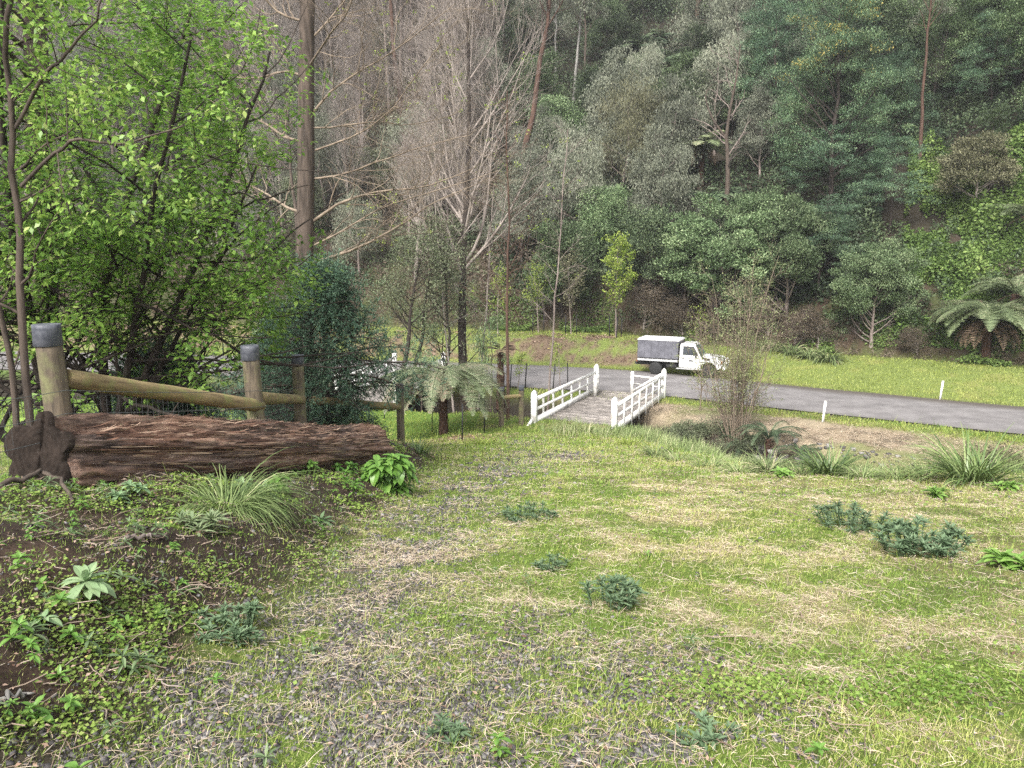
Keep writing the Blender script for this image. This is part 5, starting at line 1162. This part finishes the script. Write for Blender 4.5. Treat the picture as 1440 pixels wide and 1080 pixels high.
#@@HILL@@
# ------------------------------------------------------------------ the forested hillside
def proto_out(o):
    """prototype trees are moved to their own place when first used"""
    return o
USED = {}
def put(proto, loc, scale=1, label=None, cat=None, group=None, rz=None, tilt=(0, 0)):
    rz = R.uniform(0, 6.28) if rz is None else rz
    if proto not in USED:
        USED[proto] = 1; proto.location = loc; proto.rotation_euler = (tilt[0], tilt[1], rz); proto.scale = (scale,)*3 if np.ndim(scale) == 0 else scale
        if 'group' in proto and not group: del proto['group']
        return tag(proto, label, cat, group)
    r = dup(proto, loc, rz, scale, label, cat, group, tilt)
    if not group and 'group' in r: del r['group']
    return r
Z = (0, 0, 0)
def ft(name, h, r0, bark, mat, nl, l1, t0, per, cr, flat, L, W, style, **k): return foliage_tree(name, 'x', Z, h, r0, bark, mat, nl, l1, t0, per, cr, flat, L, W, style, **k)
WAT = [ft('wattle_tree', 10, .16, 'bark_dark', 'leaf_wattle', 20, 3.6, .22, 110, .90, .38, .16, .045, 'spray', up=.06, ang=58, wob=.05),
       ft('wattle_tree', 8, .14, 'bark_dark', 'leaf_wattle', 18, 3.4, .15, 115, .90, .34, .16, .045, 'spray', up=.02, ang=66, wob=.06),
       ft('wattle_tree', 9, .15, 'bark_dark', 'leaf_green', 20, 3.0, .2, 75, .85, .55, .19, .06, 'spray', up=.06, ang=55, wob=.05)]
BLO = ft('wattle_tree', 17, .26, 'bark_dark', 'leaf_wattle_light', 34, 5.4, .20, 130, 1.1, .38, .17, .05, 'spray', up=.05, ang=58, wob=.03, l2n=8, extra=('blossom', .32, 46, .66))
EUC = [ft('eucalypt_tree', 19, .28, 'bark_brown', 'leaf_grey', 16, 4.2, .55, 55, .95, .8, .22, .05, 'droop', up=.06, ang=48, wob=.02),
       ft('eucalypt_tree', 22, .30, 'bark_red', 'leaf_grey', 14, 4.0, .62, 55, .95, .8, .22, .05, 'droop', up=.08, ang=42, wob=.02),
       ft('eucalypt_tree', 16, .24, 'bark_pale', 'leaf_grey', 13, 3.6, .55, 50, .9, .8, .22, .05, 'droop', up=.06, ang=50, wob=.02)]
SCR = [ft('scrub_tree', 5.5, .10, 'bark_dark', 'leaf_dark', 20, 2.3, .12, 70, .75, .7, .17, .06, 'puff', up=.08, ang=55, wob=.06),
       ft('scrub_tree', 6.5, .11, 'bark_grey', 'leaf_grey', 20, 2.3, .15, 65, .75, .8, .17, .05, 'droop', up=.05, ang=52, wob=.06),
       ft('scrub_tree', 4.5, .09, 'bark_grey', 'leaf_olive', 18, 2.1, .1, 70, .7, .7, .15, .05, 'puff', up=.05, ang=60, wob=.06),
       ft('scrub_tree', 5.0, .09, 'bark_dark', 'leaf_green', 20, 2.2, .1, 75, .72, .65, .16, .06, 'puff', up=.05, ang=60, wob=.06)]
DOM = [ft('dome_bush', 3.6, .10, 'bark_grey', 'leaf_green', 24, 2.3, .06, 190, .50, .55, .10, .04, 'puff', up=.10, ang=62, wob=.06, vmean=.6),
       ft('dome_bush', 3.4, .10, 'bark_grey', 'leaf_green', 26, 2.2, .06, 180, .52, .5, .10, .04, 'puff', up=.12, ang=66, wob=.06, vmean=.45)]
WEP = ft('weeping_tree', 8, .14, 'bark_grey', 'leaf_khaki', 18, 2.6, .3, 55, .8, 1.3, .26, .04, 'droop', up=-.02, ang=55, wob=.05, vmean=.4)
WEG = ft('weeping_tree', 7, .12, 'bark_grey', 'leaf_grey', 18, 2.4, .25, 60, .75, 1.3, .26, .045, 'droop', up=-.03, ang=55, wob=.05, vmean=.6)
KHA = ft('khaki_bush', 3.6, .1, 'bark_mauve', 'leaf_khaki', 20, 2.2, .25, 80, .5, .5, .14, .05, 'puff', up=.1, ang=60, wob=.06, vmean=.65)
BRO = ft('brown_bush', 3.4, .08, 'bark_mauve', 'leaf_brown', 24, 1.9, .05, 34, .6, .8, .13, .04, 'rand', up=.08, ang=50, wob=.08)
BAR = []
for h, k in ((15, 0), (12, 1), (17, 2)):
    a, _, _ = bare_upswept(h, .15+.03*k, 24, .34, .08, tw=.011); b = MB(); b.tubes(*stem((0, 0, 0), (.2, 0, h*.9), .17, .03, 12, .015), 10)
    BAR.append(tree('bare_tree', 'x', 'tree', Z, b, 'bark_grey', a, 'bark_mauve'))
def far_fern(h, L, n, mat, sub=0, lean=(0, 0)):
    return tree_fern('x', Z, h, L, n, mat, lean, npin=30, plen=.42*L/2, pw=.10, sub=sub, r=.16, rise=.55, droop=.8, dead=5)
FER = far_fern(2.6, 2.4, 18, 'fern_green'); FER2 = far_fern(1.0, 2.2, 14, 'fern_dark')
def hg(px, py, dz=-.15):
    g = ground(px, py, 34 if px > 1000 else 44, 170); return Vector((g.x, g.y, g.z+dz))
def sc_for(loc, hp, proto_h): return hp/FPX*loc.y*1.02/proto_h        # wanted height in photo pixels

# --- individual trees one can point to
def key(proto, px, py, hp, ph, label, cat, sx=1.0, **k):
    l = hg(px, py); s = sc_for(l, hp, ph); put(proto, l, (s*sx, s*sx, s), label, cat, **k)
key(BLO, 1165, 318, 345, 19, 'tall wattle dotted with yellow blossom on the right of the hillside', 'tree', .85)
key(WAT[1], 1160, 322, 125, 8.6, 'flat layered blue green wattle under the blossoming one', 'tree', 1.15)
key(WAT[0], 1250, 330, 120, 10.6, 'low blue green wattle beside the creeper covered slope', 'tree', 1.1)
key(EUC[1], 1292, 240, 300, 24, 'single tall brown trunked eucalypt between the blossoming wattle and the right edge', 'tree', .8)
key(EUC[0], 822, 170, 220, 21, 'brown trunked eucalypt beside the pale trunk high on the hill', 'tree', .8)
key(EUC[2], 781, 125, 150, 17, 'eucalypt with a bare white trunk high on the hill', 'tree', .8)
key(WEP, 872, 308, 165, 9, 'khaki weeping tree left of the tree fern on the hillside', 'tree', 1.1)
key(WEG, 812, 350, 150, 8, 'pale weeping tree above the yellow green sapling', 'tree', 1.1)
key(SCR[0], 968, 222, 90, 6, 'dense dark green bush right above the hillside tree fern', 'tree', 1.3)
key(KHA, 1370, 306, 85, 4.1, 'pale khaki flat topped bush over dry twigs at the right', 'bush', 1.15)
key(WAT[2], 1388, 235, 70, 9.6, 'small fresh green wattle above the khaki bush', 'tree', 1.1)
key(DOM[0], 1225, 486, 115, 4.2, 'round pale green bush standing alone over the verge', 'bush', 1.0)
key(DOM[1], 1010, 448, 130, 4.0, 'wide green bush behind the truck', 'bush', 1.15)
key(DOM[0], 1105, 452, 135, 4.2, 'tall green bush between the truck and the lone round bush', 'bush', .95)
key(DOM[1], 1075, 400, 100, 4.0, 'green bush on the slope above the truck bonnet', 'bush', 1.1)
key(DOM[0], 962, 440, 105, 4.2, 'green bush above the canvas canopy of the truck', 'bush', .9)
key(WAT[0], 1150, 420, 120, 10.6, 'dark layered wattle behind the lone round bush', 'tree', 1.3)
key(BRO, 1080, 476, 50, 3.9, 'brown twiggy undergrowth bush under the green ones above the verge', 'bush', 1.4)
key(BRO, 905, 462, 60, 3.9, 'brown twiggy bush behind the canopy of the truck', 'bush', 1.4)
for px, py, hp in ((1040, 478, 46), (1118, 484, 44), (1150, 490, 42), (960, 470, 44), (1000, 474, 40), (1290, 500, 34)):
    l = hg(px, py); s_ = sc_for(l, hp, 3.9); put(BRO, l, (s_*1.5, s_*1.5, s_), 'brown twiggy bush in the row under the green bushes along the verge', 'bush', 'brown bushes under the green ones')
key(SCR[3], 790, 452, 120, 5.5, 'dark glossy bush behind the pale sapling', 'bush', 1.0)
key(SCR[0], 905, 425, 110, 6, 'dark bush right of the yellow green sapling', 'bush', 1.1)
l = hg(985, 268); s = sc_for(l, 60, 2.7); put(FER, l, s, 'tree fern with fresh green crown on the hillside left of the dead tree', 'tree fern')
l = hg(1000, 300); put(FER2, l, s*1.0, 'small grey fern below the hillside tree fern', 'fern')
for px, py, hp, nm in ((940, 105, 34, 'tree fern on the upper hill, left one of the highest pair'), (990, 95, 30, 'tree fern on the upper hill, right one of the highest pair'), (905, 120, 34, 'dim tree fern on the upper hill beside the brown trunk'), (950, 130, 30, 'lowest of the dim tree ferns on the upper hill')):
    l = hg(px, py); put(FER2, l+Vector((0, 0, 1)), sc_for(l, hp, 1.3), nm, 'tree fern')
g = hg(1385, 506, 0); tree_fern('big spreading tree fern with a skirt of dead fronds at the verge on the right', tuple(g), 2.2, 3.2, 46, 'fern_green', npin=44, plen=.75, pw=.11, sub=9, r=.2, rise=.7, droop=1.15, dead=16, dmat='fern_dead')
g = hg(1440, 330, 0); tree_fern('tree fern at the right edge above the big spreading one', tuple(g), 1.0, 2.6, 16, 'fern_green', npin=32, plen=.55, pw=.12, sub=5, r=.2, rise=.6, droop=.8, dead=3)
g = hg(1425, 440, 0); tree_fern('half hidden tree fern behind the big spreading one', tuple(g), 1.0, 2.8, 22, 'fern_green', npin=36, plen=.55, pw=.12, sub=5, r=.2, rise=.7, droop=.8, dead=3)
# dead tree
def dead_tree():
    b = hg(1018, 325); H = sc_for(b, 240, 1); P, r = poly_stem([(0, 0, 0), (.1, 0, H*.3), (-.1, 0, H*.55), (.3, 0, H*.8), (.5, 0, H)], .20, .03, 16); mb = MB(); mb.tubes(P[None], r[None], 10)
    Q, q = poly_stem([(-.0, 0, H*.5), (-1.1, .1, H*.62), (-1.6, .2, H*.74), (-1.2, .1, H*.80)], .09, .02, 10); mb.tubes(Q[None], q[None], 8)
    L1, R1 = grow(P[None], r[None], 14, .3, 1, 2.4, 55, 7, .05, .16, .45, .25, .3, .012); L2, R2 = grow(L1, R1, 6, .2, 1, .9, 45, 5, .03, .15, .6, .3, .3, .01); t = MB(); t.tubes(L1, R1, 5); t.tubes(L2, R2, 4)
    tree('dead_tree', 'dead leafless tree with a crooked pale limb on the middle of the hillside', 'tree', tuple(b), mb, 'bark_brown', t, 'bark_grey')
dead_tree()
# --- staked young trees on the far verge
def stake_set(c, n, label, h=1.2, w=.45):
    for k in range(n):
        a = k*2*PI/n+.4; picket(0, h*FPX/40, 0, label, 'stakes of ' + label.split(' beside ')[1] if ' beside ' in label else 'stakes', Vector((c.x+w*math.cos(a), c.y+w*math.sin(a), T(c.x+w*math.cos(a), c.y+w*math.sin(a)))))
def sapling(px, py, ptop, w, mat, label, n, stakes, sl_, per=10, base=None, dens=.10):
    b = base or ground(px, py, 20); H = (py-ptop)/FPX*b.y*1.02
    P, r = stem((0, 0, 0), (.1*R.normal(), 0, H), .012+.008*H, .006, 12, .012); L1, R1 = grow(P, r, n, .28, .97, w, 48, 6, .08, .09, .5, .3, .55, .005); L2, R2 = grow(L1, R1, 6, .2, 1, w*.4, 40, 4, .04, .1, .6, .4, .3, .004)
    mb = MB(); mb.tubes(P, r, 8); mb.tubes(L1, R1, 4); mb.tubes(L2, R2, 3); lf = MB(); puff(lf, np.concatenate([L2[:, -1], L2[:, 1]]), per, .15, .8, dens, dens*.7, 'puff', .55)
    tree('sapling', label, 'sapling', tuple(b), mb, 'bark_grey', lf, mat)
    for k in range(stakes):
        a = k*2*PI/stakes+.5; c = Vector((b.x+.42*math.cos(a), b.y+.42*math.sin(a), 0)); c.z = T(c.x, c.y)
        hh = 1.25; mb = MB(); mb.box((0, 0, hh/2-.1), (.05, .05, hh+.2)); mb.box((0, 0, hh+.01), (.035, .035, .02)); o = mb.build('timber_stake', 'picket'); o.location = c; o.rotation_euler = (.04*R.normal(), .04*R.normal(), R.uniform(0, 3)); tag(o, sl_, 'stake', sl_)
sapling(866, 474, 345, 1.5, 'leaf_lime', 'pointed yellow green sapling on the verge left of the truck', 24, 3, 'dark stake round the pointed sapling left of the truck', 9, dens=.13)
sapling(803, 470, 372, 1.6, 'leaf_khaki', 'pale leaved sapling second from the truck on the far verge', 20, 2, 'dark stake beside the pale leaved sapling', 7, dens=.11)
sapling(757, 468, 385, 1.4, 'leaf_lime', 'thin lime green sapling third from the truck on the far verge', 16, 2, 'dark stake beside the thin lime green sapling', 5, dens=.11)
sapling(700, 470, 385, 1.2, 'leaf_lime', 'sparse sapling left of the slender red brown stem on the far verge', 14, 0, '', 4, dens=.10)
sapling(728, 547, 498, .45, 'leaf_lime', 'knee high sapling between stakes beside the near edge of the road', 8, 2, 'dark stake beside the smaller roadside sapling', 3, dens=.08)
sapling(788, 548, 486, .55, 'leaf_lime', 'shoulder high sapling between stakes behind the left bridge railing', 9, 2, 'dark stake beside the sapling behind the bridge railing', 3, dens=.08)
# --- tussocks and weeds along the toe of the hill
tl = [(1085, 492), (1110, 497), (1138, 503), (1165, 508), (1062, 485)]
for (px, py), nm in zip(tl, ('second tussock right of the truck bonnet at the foot of the hill', 'middle tussock of the row at the foot of the hill', 'fourth tussock of the row at the foot of the hill', 'rightmost tussock of the row at the foot of the hill', 'first tussock behind the truck bonnet at the foot of the hill')):
    tussock(nm, ground(px, py, 30), 160, 1.5, .05, 'tussock', .3, 1.7, v0=.5)
def leafpatch(name, label, n, fn, mat, L, W, hgt, style='rand', cat='undergrowth', up=True):
    x, y = fn(n); n = len(x); z = terrain(x, y, False); hh = hgt(x, y)*rnd(n)**.7
    d = R.normal(size=(n, 3)); nn = np.array([0, -.3, 1.])+.6*R.normal(size=(n, 3)); mb = MB(); s = .6+.8*rnd(n)
    mb.leaves(np.stack([x, y, z+hh+.02], 1), d, nn, L*s, W*s, np.clip(.15+.7*vn(x, y, 1.3, 71)*.8+.2*R.normal(size=n), 0, 1)); tag(mb.build(name, mat), label, cat, kind='stuff')
def wedge(n, a0, a1, h0, h1, thr, seed, sc_=2.6, pw=1.0):
    u = rnd(n); r_ = a0+(a1-a0)*rnd(n); hh = h0+(h1-h0)*u**pw
    # x/y ratio r_: solve for y beyond the toe along that bearing
    y = np.full(n, 52.0)
    for _ in range(8): y = toe(r_*y)+hh
    x = r_*y; k = fbm(x, y, sc_, seed, 3) > thr; return x[k], y[k]
leafpatch('creeper_cover', 'bright green creeper covering the slope at the right', 90000, lambda n: wedge(n, .50, .76, .6, 15, .40, 201, 1.8), 'leaf_ivy', .17, .14, lambda x, y: .15+1.5*sst(.45, .75, fbm(x, y, 1.6, 202, 3)), cat='creeper')
leafpatch('undergrowth', 'dark mixed undergrowth between the trees of the hillside', 300000, lambda n: (lambda q: (q[0][q[2]], q[1][q[2]]))((lambda x, y: (x, y, ~((x/y > .47) & (y-toe(x) < 14))))(*wedge(n, -.02, .78, 2.0, 75, .30, 203, pw=1.2))), 'leaf_dark', .24, .10, lambda x, y: .3+2.6*sst(.42, .7, fbm(x, y, 3.5, 204, 3)))
leafpatch('brush', 'brown grey brush and bracken between the bare trees of the left hillside', 120000, lambda n: wedge(n, -.78, .06, 1.0, 70, .40, 205, pw=1.2), 'leaf_brown', .32, .09, lambda x, y: .3+2.0*sst(.42, .7, fbm(x, y, 3.5, 206, 3)))
leafpatch('green_brush', 'grey green scrub low between the bare trees of the left hillside', 110000, lambda n: wedge(n, -.78, .06, 3.0, 70, .46, 215, pw=1.2), 'leaf_olive', .26, .10, lambda x, y: .3+3.2*sst(.45, .7, fbm(x, y, 3.0, 216, 3)))
leafpatch('verge_weeds', 'low green weeds along the foot of the hill', 26000, lambda n: wedge(n, -.1, .76, -.8, 1.6, .52, 207), 'leaf_ivy', .14, .09, lambda x, y: .15+.45*vn(x, y, 1.5, 208), cat='weeds')
leafpatch('bank_brush', 'dry brown stalks and leaves on the cut bank under the bushes', 60000, lambda n: wedge(n, -.35, .78, -.2, 5, .42, 209, 1.2), 'leaf_brown', .22, .035, lambda x, y: .08+.8*sst(.45, .7, fbm(x, y, 1.2, 210, 3)), cat='brush')
leafpatch('bank_weeds', 'mixed dark green weeds on the cut bank under the bushes', 60000, lambda n: wedge(n, -.3, .78, .6, 9, .50, 211, 1.3), 'leaf_green', .16, .09, lambda x, y: .1+1.0*sst(.45, .7, fbm(x, y, 1.4, 212, 3)), cat='weeds')
# --- fillers: every tree its own object, species by place on the slope
KEY = [tuple(o.location) for o in COL.objects if o.parent is None and o.type == 'EMPTY' and o.location.y > 40]
SHOWN = [tuple(hg(985, 268))[:2], tuple(hg(1018, 325))[:2]]
LB = {
 'bl': ('grey brown leafless tree among its like on the upper left hillside', 'leafless trees on the left hillside'),
 'sl': ('dull green scrubby tree among the leafless trees of the left hillside', 'scrubby trees among the leafless ones'),
 'el': ('tall eucalypt rising out of the leafless trees on the left hillside', 'eucalypts among the leafless trees'),
 'em': ('tall thin grey crowned eucalypt in the forest at the top of the hill', 'grey eucalypts at the top of the hill'),
 'sm': ('dark scrubby tree in the thick of the forest in the middle of the hillside', 'dark scrub of the middle hillside'),
 'wr': ('feathery green wattle in the thick of the forest on the right hillside', 'wattles of the right hillside'),
 'sr': ('dark green scrubby tree packed among the wattles on the right hillside', 'scrub among the wattles'),
}
H = {id(p): h for p, h in zip(WAT+EUC+SCR+BAR+[WEP, WEG], [10.5, 8.5, 9.5, 21, 24, 18, 6, 7, 5, 5.5, 16, 13, 18, 9, 8])}
cnt = 0
for row, hh in enumerate([4, 7.5, 11, 15, 19.5, 24, 29, 34.5, 41, 48, 56]):
    step = 3.6+row*.22; a = -.80
    yr = 55+hh
    while a < .80:
        r_ = a+R.uniform(-.4, .4)*step/yr; a += step/yr
        y = 52.0
        for _ in range(8): y = float(toe(r_*y))+hh+R.uniform(-.0, .0)
        y += R.uniform(-1.4, 1.4); x = r_*y; px = 720+r_*1080; 
        z = T(x, y)-.2
        if any((x-k[0])**2+(y-k[1])**2 < 4.5 for k in KEY): continue
        q = R.random(); j = int(R.integers(0, 3))
        if any(abs(r_-k[0]/k[1]) < .045 and y < k[1]+1 and y > k[1]-13 for k in SHOWN): continue
        clear = .50 < r_ < .78 and hh < 12
        if clear: continue
        if r_ < .02+.015*R.normal():
            if q < .47: p, c = BAR[j], 'bl'; s = .85+.4*R.random()
            elif q < .88: p, c = [SCR[1], SCR[2], WEG][j], 'sl'; s = .8+.4*R.random()
            else: p, c = EUC[j % 2], 'el'; s = .9+.2*R.random()
            if row < 2 and c == 'bl' : s *= .7
        elif r_ < .30+.03*R.normal():
            if q < .34 and row > 3: p, c = EUC[j], 'em'; s = .75+.35*R.random()
            elif q < .40 and row > 2: p, c = WEG, 'sm'; s = .8+.4*R.random()
            else: p, c = [SCR[0], SCR[1], SCR[3]][j], 'sm'; s = .75+.55*R.random()
        else:
            if q < .16 and row > 5: p, c = EUC[j], 'em'; s = .7+.3*R.random()
            elif q < .60: p, c = WAT[j], 'wr'; s = .55+.45*R.random()
            else: p, c = [SCR[0], SCR[1], SCR[3]][j], 'sr'; s = .75+.5*R.random()
            if row < 3: s *= .62
        if row < 2: s *= .8
        # never let one stand in front of the place's open verge
        put(p, (x, y, z), (s*R.uniform(.9, 1.15), s*R.uniform(.9, 1.15), s), LB[c][0], 'tree', LB[c][1], tilt=(.05*R.normal(), .05*R.normal())); cnt += 1
print('fillers', cnt)
for p in WAT+[BLO]+EUC+SCR+DOM+[WEP, WEG, KHA, BRO]+BAR+[FER, FER2]:
    assert p in USED, p.name

# ------------------------------------------------------------------ thin moist air of the valley
bm = bmesh.new(); bmesh.ops.create_cube(bm, size=1, matrix=Matrix.Translation((0, 84, 66))@Matrix.Diagonal((480, 206, 144, 1))); me = bpy.data.meshes.new('haze'); bm.to_mesh(me); bm.free()
hz = bpy.data.objects.new('haze', me); COL.objects.link(hz); hm = bpy.data.materials.new('haze_air'); hm.use_nodes = True; hn = hm.node_tree; hn.nodes.remove(hn.nodes['Principled BSDF'])
pv = hn.nodes.new('ShaderNodeVolumePrincipled'); pv.inputs['Density'].default_value = .0006; pv.inputs['Color'].default_value = (.93, .95, 1, 1); pv.inputs['Anisotropy'].default_value = .2
hn.links.new(pv.outputs[0], hn.nodes['Material Output'].inputs['Volume']); me.materials.append(hm); tag(hz, kind='stuff')
